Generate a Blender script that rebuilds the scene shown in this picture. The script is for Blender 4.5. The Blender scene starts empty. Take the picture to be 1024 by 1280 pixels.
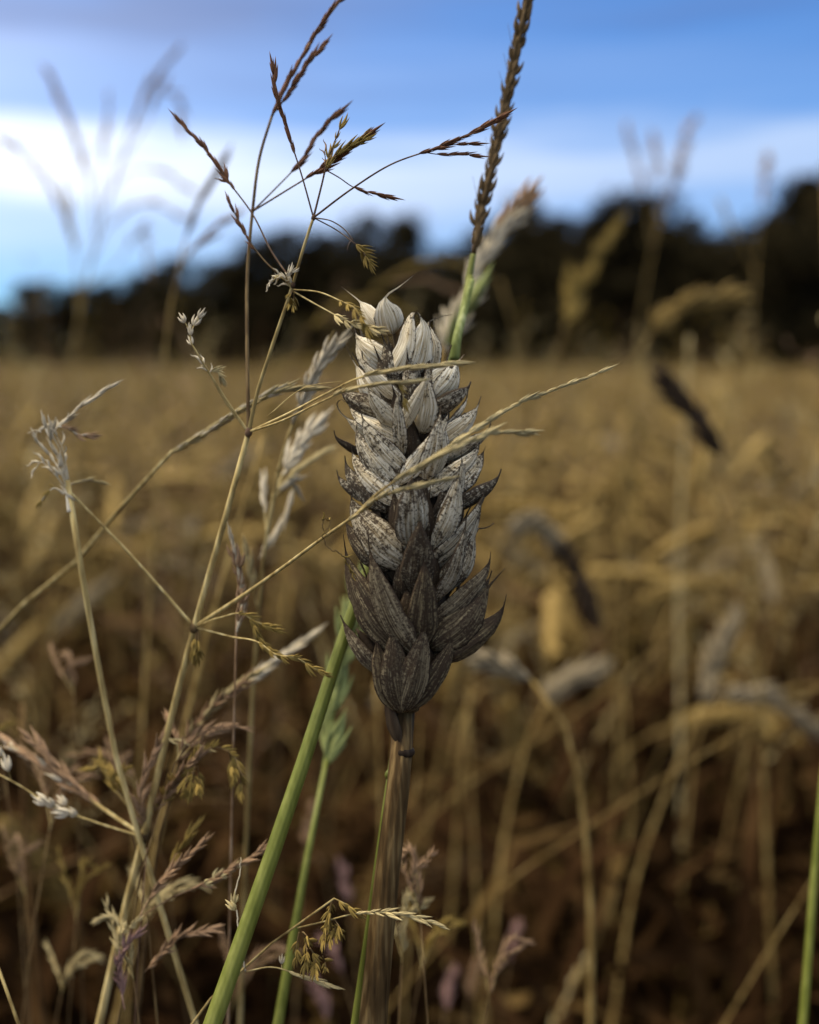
import bpy, math, random
import numpy as np
from mathutils import Vector, Matrix, noise as mnoise

random.seed(7); rng = np.random.default_rng(7)
sc = bpy.context.scene
COL = sc.collection
R = math.radians

# ------------------------------------------------------------------ camera
F = 1229.0            # focal length in photo pixels (photo 1024 x 1280)
HOR = 455             # photo row of the horizon
PITCH = math.atan((640 - HOR) / F)
CAM = np.array([0.0, 0.0, 0.92])
D0 = 0.150            # distance of the wheat ear
cam_d = bpy.data.cameras.new('camera'); cam = bpy.data.objects.new('camera', cam_d); COL.objects.link(cam)
cam.location = CAM; cam.rotation_euler = (math.pi / 2 - PITCH, 0, 0)
cam_d.sensor_fit = 'VERTICAL'; cam_d.sensor_height = 24.0
cam_d.lens = 12.0 / (640 / F)
cam_d.clip_start = 0.005; cam_d.clip_end = 2000
cam_d.dof.use_dof = True
cam_d.dof.focus_distance = D0 - 0.004
cam_d.dof.aperture_fstop = cam_d.lens / 3.7      # a phone lens: pupil of a few mm
cam_d.dof.aperture_blades = 0
sc.camera = cam

# ------------------------------------------------------------------ sky, sun, exposure
SUN_EL, SUN_AZ = R(60), R(-84)        # azimuth from +Y (view direction), negative to the left
sun_dir = Vector((math.sin(SUN_AZ) * math.cos(SUN_EL), math.cos(SUN_AZ) * math.cos(SUN_EL), math.sin(SUN_EL)))
w = bpy.data.worlds.new('World'); sc.world = w; w.use_nodes = True
nt = w.node_tree; nt.nodes.clear()
def N(tree, typ, **kw):
    n = tree.nodes.new(typ)
    for k, v in kw.items(): setattr(n, k, v)
    return n
def math_n(tree, op, a, b=None, clamp=False):
    n = tree.nodes.new('ShaderNodeMath'); n.operation = op; n.use_clamp = clamp
    for i, v in enumerate((a, b)):
        if v is None: continue
        if isinstance(v, (int, float)): n.inputs[i].default_value = v
        else: tree.links.new(v, n.inputs[i])
    return n.outputs[0]
def mix_n(tree, fac, a, b, blend='MIX'):
    n = tree.nodes.new('ShaderNodeMix'); n.data_type = 'RGBA'; n.blend_type = blend
    for sock, v in ((n.inputs[0], fac), (n.inputs[6], a), (n.inputs[7], b)):
        if isinstance(v, (int, float)): sock.default_value = v
        elif isinstance(v, tuple): sock.default_value = v if len(v) == 4 else (*v, 1)
        else: tree.links.new(v, sock)
    return n.outputs[2]
def ramp_n(tree, fac, stops, interp='LINEAR'):
    n = tree.nodes.new('ShaderNodeValToRGB'); cr = n.color_ramp; cr.interpolation = interp
    while len(cr.elements) > 1: cr.elements.remove(cr.elements[-1])
    for i, (p, c) in enumerate(stops):
        e = cr.elements[0] if i == 0 else cr.elements.new(p)
        e.position = p
        if isinstance(c, (int, float)): c = (c, c, c)
        e.color = (*c, 1)
    tree.links.new(fac, n.inputs[0])
    return n.outputs[0]
sky = N(nt, 'ShaderNodeTexSky', sky_type='NISHITA', sun_disc=False)
sky.sun_elevation = SUN_EL; sky.sun_rotation = SUN_AZ
sky.air_density = 1.0; sky.dust_density = 0.0; sky.ozone_density = 1.5
hs = N(nt, 'ShaderNodeHueSaturation'); hs.inputs['Saturation'].default_value = 1.15; hs.inputs['Value'].default_value = 1.0
tint = mix_n(nt, 1.0, sky.outputs[0], (0.50, 0.74, 1.08), 'MULTIPLY')
nt.links.new(tint, hs.inputs['Color'])
tc = N(nt, 'ShaderNodeTexCoord')
mp = N(nt, 'ShaderNodeMapping'); mp.inputs['Scale'].default_value = (1.3, 1.3, 8.0); mp.inputs['Location'].default_value = (2.3, 0.4, 0.0)
nt.links.new(tc.outputs['Generated'], mp.inputs['Vector'])
nz = N(nt, 'ShaderNodeTexNoise'); nz.inputs['Scale'].default_value = 1.6; nz.inputs['Detail'].default_value = 5; nz.inputs['Roughness'].default_value = 0.5
nt.links.new(mp.outputs[0], nz.inputs['Vector'])
sep = N(nt, 'ShaderNodeSeparateXYZ'); nt.links.new(tc.outputs['Generated'], sep.inputs[0])
# elevation wobbled by the noise: decks of stratus at different heights
zz = math_n(nt, 'ADD', sep.outputs[2], math_n(nt, 'MULTIPLY', math_n(nt, 'SUBTRACT', nz.outputs['Fac'], 0.5), 0.07))
mp2 = N(nt, 'ShaderNodeMapping'); mp2.inputs['Scale'].default_value = (2.2, 2.2, 26.0); nt.links.new(tc.outputs['Generated'], mp2.inputs['Vector'])
nz2 = N(nt, 'ShaderNodeTexNoise'); nz2.inputs['Scale'].default_value = 1.7; nz2.inputs['Detail'].default_value = 6; nt.links.new(mp2.outputs[0], nz2.inputs['Vector'])
zz = math_n(nt, 'ADD', zz, math_n(nt, 'MULTIPLY', math_n(nt, 'SUBTRACT', nz2.outputs['Fac'], 0.5), 0.07))
bank = ramp_n(nt, zz, [(0.0, 0.0), (0.045, 0.10), (0.09, 0.36), (0.135, 0.56), (0.165, 0.95), (0.192, 1.0), (0.212, 0.6), (0.24, 0.26), (0.32, 0.12), (0.42, 0.30), (0.55, 0.65), (0.75, 0.9), (1.0, 0.95)], 'EASE')
# thin grey-blue veil higher up
veil = math_n(nt, 'MULTIPLY', ramp_n(nt, zz, [(0.24, 0.0), (0.31, 1.0)], 'EASE'), ramp_n(nt, nz.outputs['Fac'], [(0.40, 0.0), (0.60, 1.0)]))
sd = N(nt, 'ShaderNodeVectorMath', operation='DOT_PRODUCT')
nt.links.new(tc.outputs['Generated'], sd.inputs[0]); sd.inputs[1].default_value = sun_dir
glow = math_n(nt, 'POWER', math_n(nt, 'MULTIPLY_ADD', sd.outputs['Value'], 0.5), 9.0)
glow = math_n(nt, 'MULTIPLY', glow, 13.0, True)
glow.node.inputs[0].links[0].from_node.inputs[0].links[0].from_node.inputs[2].default_value = 0.5
cl = mix_n(nt, glow, (3.1, 4.4, 6.8), (17.0, 16.3, 15.6))
c1 = mix_n(nt, veil, hs.outputs[0], (0.52, 1.34, 3.7))
c1.node.inputs[0].links and None
c2 = mix_n(nt, bank, c1, cl)
bg = N(nt, 'ShaderNodeBackground'); bg.inputs['Strength'].default_value = 0.050
nt.links.new(c2, bg.inputs['Color'])
out = N(nt, 'ShaderNodeOutputWorld'); nt.links.new(bg.outputs[0], out.inputs[0])

sun_l = bpy.data.lights.new('sun', 'SUN'); sun_l.energy = 1.5; sun_l.angle = R(11); sun_l.color = (1.0, 0.85, 0.62)
sun = bpy.data.objects.new('sun', sun_l); COL.objects.link(sun)
sun.rotation_euler = (-sun_dir).to_track_quat('-Z', 'Y').to_euler()
sc.view_settings.view_transform = 'Standard'; sc.view_settings.look = 'None'
sc.view_settings.exposure = 1.48; sc.view_settings.gamma = 1.0; sc.view_settings.use_curve_mapping = False
sc.render.engine = 'CYCLES'
sc.cycles.use_denoising = True
sc.cycles.use_adaptive_sampling = False
sc.cycles.max_bounces = 6; sc.cycles.diffuse_bounces = 3; sc.cycles.transmission_bounces = 3; sc.cycles.glossy_bounces = 2
sc.cycles.sample_clamp_indirect = 4

# ------------------------------------------------------------------ helpers
fwd = np.array([0, math.cos(PITCH), -math.sin(PITCH)]); up = np.array([0, math.sin(PITCH), math.cos(PITCH)]); rgt = np.array([1.0, 0, 0])
def P(x, y, d):
    """a point of the place: direction of a photo pixel, d metres deep"""
    return CAM + d * (fwd + (x - 512) / F * rgt + (640 - y) / F * up)
def norm(v): return v / (np.linalg.norm(v) + 1e-12)
def catmull(pts, n):
    """smooth curve through the points (Hermite, chord-length spacing)"""
    pts = np.asarray(pts, float)
    if len(pts) == 2: return np.linspace(pts[0], pts[1], n)
    h = np.linalg.norm(np.diff(pts, axis=0), axis=1) + 1e-12; seg = np.r_[0, np.cumsum(h)]
    sl = np.diff(pts, axis=0) / h[:, None]; mt = np.empty_like(pts); mt[0] = sl[0]; mt[-1] = sl[-1]
    mt[1:-1] = (sl[:-1] * h[1:, None] + sl[1:] * h[:-1, None]) / (h[:-1] + h[1:])[:, None]
    s = np.linspace(0, seg[-1], n); i = np.clip(np.searchsorted(seg, s, side='right') - 1, 0, len(pts) - 2)
    t = ((s - seg[i]) / h[i])[:, None]; hh = h[i][:, None]
    return (2 * t**3 - 3 * t**2 + 1) * pts[i] + (t**3 - 2 * t**2 + t) * hh * mt[i] + (-2 * t**3 + 3 * t**2) * pts[i + 1] + (t**3 - t**2) * hh * mt[i + 1]
def frames(path):
    t = np.gradient(path, axis=0); t /= np.linalg.norm(t, axis=1)[:, None] + 1e-12
    n = np.cross(t[0], [0, 0, 1.0])
    if np.linalg.norm(n) < 1e-3: n = np.cross(t[0], [0, 1.0, 0])
    n = norm(n); ns = []
    for i in range(len(path)):
        n = norm(n - t[i] * np.dot(n, t[i])); ns.append(n)
    ns = np.array(ns); return t, ns, np.cross(t, ns)
def tube_arr(path, rad, sides=6, rib=0.0, ribs=0):
    path = np.asarray(path, float); rad = np.broadcast_to(np.asarray(rad, float), (len(path),))
    t, a, b = frames(path); th = np.arange(sides) * 2 * math.pi / sides
    m = 1 + (rib * np.cos(th * ribs) if ribs else 0 * th)
    v = path[:, None, :] + rad[:, None, None] * m[None, :, None] * (np.cos(th)[None, :, None] * a[:, None, :] + np.sin(th)[None, :, None] * b[:, None, :])
    v = v.reshape(-1, 3); f = []; n = len(path)
    for i in range(n - 1):
        for k in range(sides):
            k2 = (k + 1) % sides
            f.append((i * sides + k, i * sides + k2, (i + 1) * sides + k2, (i + 1) * sides + k))
    f.append(tuple(range(sides))[::-1]); f.append(tuple((n - 1) * sides + k for k in range(sides)))
    return v, f
def spindle_arr(base, tip, wid, sides=6, rings=6, bow=None, peak=0.38, flat=0.7, side_hint=None):
    """a pointed seed husk"""
    base = np.asarray(base, float); tip = np.asarray(tip, float)
    L = np.linalg.norm(tip - base); t = norm(tip - base)
    a = np.cross(t, [0, 0, 1.0]) if side_hint is None else np.asarray(side_hint, float) - t * np.dot(side_hint, t)
    if np.linalg.norm(a) < 1e-4: a = np.cross(t, [1.0, 0, 0])
    a = norm(a); b = np.cross(t, a)
    us = np.linspace(0, 1, rings + 1)[1:-1]
    vs = [base]
    for u in us:
        r = (u / peak) ** 0.7 if u < peak else ((1 - u) / (1 - peak)) ** 0.85
        c = base + (tip - base) * u + (bow * math.sin(math.pi * u) * L if bow is not None else 0)
        for k in range(sides):
            th = 2 * math.pi * k / sides
            vs.append(c + wid * 0.5 * r * (math.cos(th) * a + flat * math.sin(th) * b))
    vs.append(tip); f = []; n = len(us)
    for k in range(sides):
        k2 = (k + 1) % sides
        f.append((0, 1 + k2, 1 + k)); f.append((1 + (n - 1) * sides + k, 1 + (n - 1) * sides + k2, 1 + n * sides))
        for i in range(n - 1):
            f.append((1 + i * sides + k, 1 + i * sides + k2, 1 + (i + 1) * sides + k2, 1 + (i + 1) * sides + k))
    return np.array(vs), f
class MB:
    def __init__(s): s.v = []; s.f = []; s.n = 0
    def add(s, vf):
        v, f = vf; s.v.append(v); s.f += [tuple(i + s.n for i in q) for q in f]; s.n += len(v); return s
    def mesh(s, name, mat, org=(0, 0, 0), smooth=True):
        me = bpy.data.meshes.new(name)
        me.from_pydata((np.vstack(s.v) - np.asarray(org)).tolist(), [], s.f)
        if smooth: me.polygons.foreach_set('use_smooth', [True] * len(me.polygons))
        if mat: me.materials.append(mat)
        me.update(); return me
def obj(name, me, parent=None):
    o = bpy.data.objects.new(name, me); COL.objects.link(o)
    if parent is not None: o.parent = parent
    return o
def tag(o, label=None, cat=None, group=None, kind=None):
    if label: o['label'] = label
    if cat: o['category'] = cat
    if group: o['group'] = group
    if kind: o['kind'] = kind
    return o
def thing(name, label, cat, loc, group=None):
    o = obj(name, None); o.location = loc; o.empty_display_size = 0.02
    return tag(o, label, cat, group, 'thing')
def org(o):
    while o.parent is not None: o = o.parent
    return np.array(o.location)

# ------------------------------------------------------------------ materials
def base_mat(name):
    m = bpy.data.materials.new(name); m.use_nodes = True; t = m.node_tree
    b = t.nodes['Principled BSDF']; return m, t, b
def plant_mat(name, dark, mid, light, scale=900, rough=0.6, stretch=(1, 1, 0.12), transl=0.0, bump=0.25, rand=0.25, spec=0.06):
    """dry or green plant skin: streaks along the growth, blotches, a little different on every piece"""
    m, t, b = base_mat(name)
    c = N(t, 'ShaderNodeTexCoord'); mp = N(t, 'ShaderNodeMapping'); mp.inputs['Scale'].default_value = stretch
    t.links.new(c.outputs['Object'], mp.inputs[0])
    n1 = N(t, 'ShaderNodeTexNoise'); n1.inputs['Scale'].default_value = scale; n1.inputs['Detail'].default_value = 3
    t.links.new(mp.outputs[0], n1.inputs['Vector'])
    n2 = N(t, 'ShaderNodeTexNoise'); n2.inputs['Scale'].default_value = scale * 0.12; n2.inputs['Detail'].default_value = 2
    t.links.new(c.outputs['Object'], n2.inputs['Vector'])
    s = math_n(t, 'ADD', math_n(t, 'MULTIPLY', n1.outputs['Fac'], 0.6), math_n(t, 'MULTIPLY', n2.outputs['Fac'], 0.4))
    col = ramp_n(t, s, [(0.34, dark), (0.5, mid), (0.66, light)])
    oi = N(t, 'ShaderNodeObjectInfo')
    h = N(t, 'ShaderNodeHueSaturation'); t.links.new(col, h.inputs['Color'])
    v = math_n(t, 'MULTIPLY_ADD', oi.outputs['Random'], rand * 2); v.node.inputs[2].default_value = 1 - rand
    t.links.new(v, h.inputs['Value'])
    t.links.new(h.outputs[0], b.inputs['Base Color'])
    b.inputs['Roughness'].default_value = rough; b.inputs['Specular IOR Level'].default_value = spec
    if bump:
        bp = N(t, 'ShaderNodeBump'); bp.inputs['Strength'].default_value = bump; bp.inputs['Distance'].default_value = 0.0002
        t.links.new(n1.outputs['Fac'], bp.inputs['Height']); t.links.new(bp.outputs[0], b.inputs['Normal'])
    if transl:
        tr = N(t, 'ShaderNodeBsdfTranslucent'); t.links.new(h.outputs[0], tr.inputs['Color'])
        mx = N(t, 'ShaderNodeMixShader'); mx.inputs[0].default_value = transl
        t.links.new(b.outputs[0], mx.inputs[1]); t.links.new(tr.outputs[0], mx.inputs[2])
        t.links.new(mx.outputs[0], t.nodes['Material Output'].inputs[0])
    return m
M = {}
M['straw'] = plant_mat('straw', (0.08, 0.049, 0.014), (0.19, 0.128, 0.042), (0.34, 0.25, 0.095))
M['pale_straw'] = plant_mat('pale_straw', (0.15, 0.10, 0.035), (0.34, 0.26, 0.105), (0.54, 0.45, 0.22), transl=0.1)
M['ear_stem'] = plant_mat('ear_stem', (0.024, 0.014, 0.006), (0.070, 0.043, 0.017), (0.19, 0.13, 0.055), scale=1100, stretch=(1, 1, 0.02), rand=0.0)
M['straw_seed'] = plant_mat('straw_seed', (0.20, 0.145, 0.055), (0.45, 0.365, 0.175), (0.70, 0.61, 0.36), stretch=(1, 1, 0.35), transl=0.2)
M['pale_seed'] = plant_mat('pale_seed', (0.32, 0.26, 0.16), (0.56, 0.49, 0.35), (0.78, 0.72, 0.58), stretch=(1, 1, 0.35), transl=0.2)
M['gold_seed'] = plant_mat('gold_seed', (0.10, 0.062, 0.014), (0.24, 0.165, 0.04), (0.40, 0.31, 0.11), stretch=(1, 1, 0.4), transl=0.15)
M['red_seed'] = plant_mat('red_seed', (0.04, 0.018, 0.010), (0.11, 0.048, 0.026), (0.26, 0.15, 0.075), stretch=(1, 1, 0.4))
M['mauve_seed'] = plant_mat('mauve_seed', (0.12, 0.068, 0.036), (0.28, 0.175, 0.095), (0.50, 0.36, 0.23), stretch=(1, 1, 0.4), transl=0.15)
M['purple_seed'] = plant_mat('purple_seed', (0.15, 0.075, 0.06), (0.30, 0.175, 0.145), (0.52, 0.37, 0.33), stretch=(1, 1, 0.4), transl=0.15)
M['brown_stem'] = plant_mat('brown_stem', (0.04, 0.025, 0.012), (0.095, 0.062, 0.028), (0.19, 0.135, 0.06))
M['dark_stem'] = plant_mat('dark_stem', (0.05, 0.028, 0.016), (0.10, 0.06, 0.036), (0.19, 0.13, 0.08))
M['green_stem'] = plant_mat('green_stem', (0.085, 0.098, 0.014), (0.125, 0.14, 0.024), (0.18, 0.19, 0.045), scale=700, stretch=(1, 1, 0.03), rand=0.08, rough=0.45, spec=0.2)
M['green_husk'] = plant_mat('green_husk', (0.09, 0.11, 0.03), (0.20, 0.23, 0.075), (0.44, 0.46, 0.22), stretch=(1, 1, 0.3), transl=0.15)
M['spike_dark'] = plant_mat('spike_dark', (0.035, 0.022, 0.010), (0.085, 0.056, 0.026), (0.17, 0.12, 0.06), stretch=(1, 1, 0.3))
M['sooty'] = plant_mat('sooty', (0.014, 0.009, 0.006), (0.030, 0.020, 0.013), (0.07, 0.05, 0.03))
M['wheat_pale'] = plant_mat('wheat_pale', (0.10, 0.075, 0.04), (0.20, 0.16, 0.095), (0.36, 0.305, 0.205), scale=500)
M['wheat'] = plant_mat('wheat', (0.082, 0.051, 0.014), (0.190, 0.127, 0.038), (0.335, 0.243, 0.085), scale=500, rand=0.35)
M['wheat_brown'] = plant_mat('wheat_brown', (0.036, 0.019, 0.007), (0.085, 0.048, 0.018), (0.16, 0.10, 0.045), scale=500, rand=0.35)
M['dry_leaf'] = plant_mat('dry_leaf', (0.04, 0.022, 0.006), (0.088, 0.052, 0.015), (0.17, 0.11, 0.038), scale=600, transl=0.3, rand=0.3)

def glume_mat():
    m, t, b = base_mat('mottled_husk')
    uv = N(t, 'ShaderNodeUVMap'); uv.uv_map = 'uv'
    su = N(t, 'ShaderNodeSeparateXYZ'); t.links.new(uv.outputs[0], su.inputs[0])
    c = N(t, 'ShaderNodeTexCoord'); oi = N(t, 'ShaderNodeObjectInfo')
    sp = N(t, 'ShaderNodeSeparateColor'); t.links.new(oi.outputs['Color'], sp.inputs[0])   # r: mould cover and painted shade, g: bleaching, lowered where shade is painted
    # veins along the husk
    mv = N(t, 'ShaderNodeCombineXYZ')
    t.links.new(math_n(t, 'MULTIPLY', su.outputs[0], 1.3), mv.inputs[0]); t.links.new(math_n(t, 'MULTIPLY', su.outputs[1], 9.0), mv.inputs[1])
    t.links.new(math_n(t, 'MULTIPLY', oi.outputs['Random'], 57.0), mv.inputs[2])
    nv = N(t, 'ShaderNodeTexNoise'); nv.inputs['Scale'].default_value = 2.2; nv.inputs['Detail'].default_value = 4; nv.inputs['Roughness'].default_value = 0.6
    t.links.new(mv.outputs[0], nv.inputs['Vector'])
    skin = ramp_n(t, nv.outputs['Fac'], [(0.30, (0.28, 0.20, 0.095)), (0.44, (0.52, 0.43, 0.27)), (0.58, (0.76, 0.69, 0.52)), (0.74, (0.87, 0.82, 0.68))])
    brown = ramp_n(t, nv.outputs['Fac'], [(0.32, (0.016, 0.010, 0.006)), (0.50, (0.042, 0.028, 0.014)), (0.62, (0.15, 0.112, 0.050)), (0.76, (0.34, 0.27, 0.145))])
    col = mix_n(t, sp.outputs[1], brown, skin)
    ed0 = math_n(t, 'ABSOLUTE', math_n(t, 'MULTIPLY_ADD', su.outputs[1], 2.0)); ed0.node.inputs[0].links[0].from_node.inputs[2].default_value = -1.0
    marg = ramp_n(t, ed0, [(0.50, 0.0), (0.72, 0.75), (0.88, 0.75), (0.97, 0.1)])
    col = mix_n(t, math_n(t, 'MULTIPLY', marg, ramp_n(t, nv.outputs['Fac'], [(0.36, 0.15), (0.6, 1.0)])), col, mix_n(t, sp.outputs[1], (0.17, 0.125, 0.058), (0.86, 0.79, 0.62)))
    # specks of mould, fine and coarse
    n1 = N(t, 'ShaderNodeTexNoise'); n1.inputs['Scale'].default_value = 2300; n1.inputs['Detail'].default_value = 2; n1.inputs['Roughness'].default_value = 0.7
    t.links.new(c.outputs['Object'], n1.inputs['Vector'])
    n2 = N(t, 'ShaderNodeTexNoise'); n2.inputs['Scale'].default_value = 420; n2.inputs['Detail'].default_value = 3; n2.inputs['Roughness'].default_value = 0.6
    t.links.new(c.outputs['Object'], n2.inputs['Vector'])
    mottle = math_n(t, 'ADD', math_n(t, 'ADD', math_n(t, 'MULTIPLY', n1.outputs['Fac'], 0.55), math_n(t, 'MULTIPLY', n2.outputs['Fac'], 0.40)), math_n(t, 'MULTIPLY', math_n(t, 'SUBTRACT', 1.0, nv.outputs['Fac']), 0.12))
    ed = math_n(t, 'ABSOLUTE', math_n(t, 'MULTIPLY_ADD', su.outputs[1], 2.0)); ed.node.inputs[0].links[0].from_node.inputs[2].default_value = -1.0
    rim = math_n(t, 'MULTIPLY', math_n(t, 'POWER', ed, 12.0), 0.24)
    tip = math_n(t, 'MULTIPLY', math_n(t, 'POWER', su.outputs[0], 9.0), 0.30)
    cover = math_n(t, 'MULTIPLY_ADD', sp.outputs[0], 0.30); cover.node.inputs[2].default_value = -0.11
    lev = math_n(t, 'ADD', math_n(t, 'ADD', mottle, cover), math_n(t, 'ADD', rim, tip))
    spots = ramp_n(t, lev, [(0.555, 0.0), (0.665, 1.0)])
    n3 = mix_n(t, n2.outputs['Fac'], (0.018, 0.012, 0.008), (0.060, 0.041, 0.027))
    col = mix_n(t, math_n(t, 'MULTIPLY', spots, 0.93), col, n3)
    t.links.new(col, b.inputs['Base Color'])
    b.inputs['Roughness'].default_value = 0.7; b.inputs['Specular IOR Level'].default_value = 0.05
    hgt = math_n(t, 'ADD', math_n(t, 'MULTIPLY', nv.outputs['Fac'], 1.0), math_n(t, 'MULTIPLY', n1.outputs['Fac'], 0.35))
    bp = N(t, 'ShaderNodeBump'); bp.inputs['Strength'].default_value = 0.7; bp.inputs['Distance'].default_value = 0.0003
    t.links.new(hgt, bp.inputs['Height']); t.links.new(bp.outputs[0], b.inputs['Normal'])
    return m
M['glume'] = glume_mat()
def simple_noise_mat(name, stops, scale, rough=0.9, bump=0.0, dist=0.01):
    m, t, b = base_mat(name); c = N(t, 'ShaderNodeTexCoord')
    n = N(t, 'ShaderNodeTexNoise'); n.inputs['Scale'].default_value = scale; n.inputs['Detail'].default_value = 6
    t.links.new(c.outputs['Object'], n.inputs['Vector'])
    t.links.new(ramp_n(t, n.outputs['Fac'], stops), b.inputs['Base Color'])
    b.inputs['Roughness'].default_value = rough; b.inputs['Specular IOR Level'].default_value = 0.1
    if bump:
        bp = N(t, 'ShaderNodeBump'); bp.inputs['Strength'].default_value = bump; bp.inputs['Distance'].default_value = dist
        t.links.new(n.outputs['Fac'], bp.inputs['Height']); t.links.new(bp.outputs[0], b.inputs['Normal'])
    return m
M['soil'] = simple_noise_mat('soil', [(0.3, (0.025, 0.017, 0.014)), (0.6, (0.06, 0.042, 0.032)), (0.75, (0.09, 0.065, 0.045))], 9.0, bump=0.8, dist=0.03)
M['bark'] = simple_noise_mat('bark', [(0.3, (0.02, 0.015, 0.012)), (0.7, (0.06, 0.048, 0.04))], 3.0, bump=0.6, dist=0.05)
def leaf_mat(name, stops):
    m, t, b = base_mat(name); g = N(t, 'ShaderNodeNewGeometry'); oi = N(t, 'ShaderNodeObjectInfo')
    col = ramp_n(t, g.outputs['Random Per Island'], stops)
    h = N(t, 'ShaderNodeHueSaturation'); t.links.new(col, h.inputs['Color'])
    v = math_n(t, 'MULTIPLY_ADD', oi.outputs['Random'], 0.5); v.node.inputs[2].default_value = 0.75
    t.links.new(v, h.inputs['Value']); t.links.new(h.outputs[0], b.inputs['Base Color'])
    b.inputs['Roughness'].default_value = 0.8; b.inputs['Specular IOR Level'].default_value = 0.0
    return m
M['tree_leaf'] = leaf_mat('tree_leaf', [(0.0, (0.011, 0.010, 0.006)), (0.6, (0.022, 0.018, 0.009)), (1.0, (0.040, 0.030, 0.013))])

# ------------------------------------------------------------------ ground
def ground_z(x, y): return 0.0
gb = MB()
xs = np.linspace(-500, 500, 41); ys = np.linspace(-200, 1200, 57)
gv = np.array([(x, y, 0.0) for y in ys for x in xs]); nx = len(xs)
gb.add((gv, [(j * nx + i, j * nx + i + 1, (j + 1) * nx + i + 1, (j + 1) * nx + i) for j in range(len(ys) - 1) for i in range(nx - 1)]))
tag(obj('ground', gb.mesh('ground', M['soil'])), 'dark bare soil under the wheat field', kind='structure')

# ------------------------------------------------------------------ wood behind the field
def make_crown(seed, nclump, leaves, lsize):
    r = np.random.default_rng(seed); vs = []; fs = []; k = 0
    cl = []
    for i in range(nclump):
        th = r.uniform(0, 2 * math.pi); h = r.uniform(0.10, 0.93)
        rad = 0.34 * math.sqrt(max(0.02, 1 - ((h - 0.45) / 0.52) ** 2)) * r.uniform(0.35, 1.0)
        cl.append((rad * math.cos(th), rad * math.sin(th), h, r.uniform(0.07, 0.15)))
    cl.append((0, 0, 0.94, 0.06))
    for (cx, cy, cz, cr) in cl:
        for _ in range(leaves):
            d = r.normal(size=3); d /= np.linalg.norm(d); p = np.array([cx, cy, cz]) + d * cr * r.uniform(0.35, 1.08) ** 0.6
            a = r.normal(size=3); a /= np.linalg.norm(a); b = np.cross(a, d); b /= np.linalg.norm(b) + 1e-9
            s = lsize * r.uniform(0.6, 1.4)
            vs += [p - a * s, p + b * s * 0.5, p + a * s, p - b * s * 0.5]; fs.append((k, k + 1, k + 2, k + 3)); k += 4
    m = MB(); m.add((np.array(vs), fs)); return m.mesh('crown', M['tree_leaf'], smooth=False), cl
def make_trunk(seed, cl):
    r = np.random.default_rng(seed); m = MB()
    z = np.linspace(0, 0.75, 7); path = np.c_[np.cumsum(r.normal(0, 0.008, 7)), np.cumsum(r.normal(0, 0.008, 7)), z]; path[0, :2] = 0
    m.add(tube_arr(path, np.linspace(0.03, 0.007, 7), 7))
    for (cx, cy, cz, cr) in cl[::3]:
        i = min(int(max(cz - 0.18, 0.14) / 0.75 * 6), 5); s = path[i]
        m.add(tube_arr(catmull([s, s * 0.5 + np.array([cx, cy, cz]) * 0.5 + np.array([0, 0, 0.03]), (cx, cy, cz)], 5), np.linspace(0.010, 0.003, 5), 5))
    return m.mesh('trunk', M['bark'])
TREES = []
for k in range(5):
    cm, cl = make_crown(20 + k, 52, 150, 0.019); TREES.append((cm, make_trunk(40 + k, cl)))
# skyline as the photo shows it: column x, top y, distance, width factor
tree_rows = [
 (-70, 388, 195, 1.3, 'low dark tree at the far end of the wood, cut by the photo edge'),
 (8, 392, 190, 1.5, 'lowest dark tree of the wood, beside the leftmost dome'),
 (48, 370, 185, 1.3, 'small domed tree near the far left end of the wood'),
 (100, 374, 180, 1.5, 'low tree just after the leftmost small dome of the wood'),
 (140, 364, 172, 1.2, 'low broad tree where the wood starts to climb'),
 (185, 357, 165, 1.2, 'broad tree on the climbing part of the wood skyline'),
 (232, 338, 158, 1.2, 'tree behind the withered forked grass tip on the left'),
 (283, 342, 150, 1.1, 'dark tree behind the thin upright grass stem'),
 (318, 326, 144, 0.9, 'dark tree directly behind the pale curled grass cluster'),
 (362, 302, 138, 1.1, 'rounded dark tree behind the leaning grass stem'),
 (410, 306, 130, 1.1, 'tree filling the skyline between the grass stem and the twin peaks'),
 (466, 284, 124, 0.8, 'first of the twin peaked trees over the wheat ear'),
 (505, 290, 120, 0.75, 'second of the twin peaked trees over the wheat ear'),
 (560, 322, 118, 0.9, 'low tree in the dip of the skyline over the ear'),
 (615, 285, 112, 0.9, 'dark tree behind the pale fuzzy wheat ear'),
 (662, 262, 106, 0.8, 'narrow peaked tree close by the pale fuzzy ear tip'),
 (702, 276, 100, 0.9, 'dark tree in the gap between the pale ear and big dome'),
 (742, 286, 96, 0.9, 'tree joining the big rounded dome from its left'),
 (800, 252, 90, 1.25, 'big round dome tree standing out above the field'),
 (858, 270, 86, 1.0, 'shoulder tree on the right flank of the big dome'),
 (915, 300, 80, 0.9, 'lowest tree in the notch before the tall right-hand trees'),
 (960, 262, 74, 0.8, 'tree stepping up out of the notch'),
 (1003, 225, 68, 0.9, 'tallest dark tree by the right photo edge'),
 (1060, 205, 64, 1.1, 'tall dark tree cut by the right photo edge'),
]
for i, (px, py, dist, wf, lab) in enumerate(tree_rows):
    p = P(px, HOR, dist); H = (HOR - py) / F * dist * (1.12 - .00020 * px) + 0.92
    t = thing('woodland_tree', lab, 'tree', (p[0], p[1], 0), 'trees of the wood behind the field')
    sx = H * 1.15 * wf
    t.scale = (sx, sx, H * 1.04); t.rotation_euler = (0, 0, random.uniform(0, 6.28))
    cm, tm = TREES[i % 5]
    obj('crown', cm, t); obj('trunk', tm, t)
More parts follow.
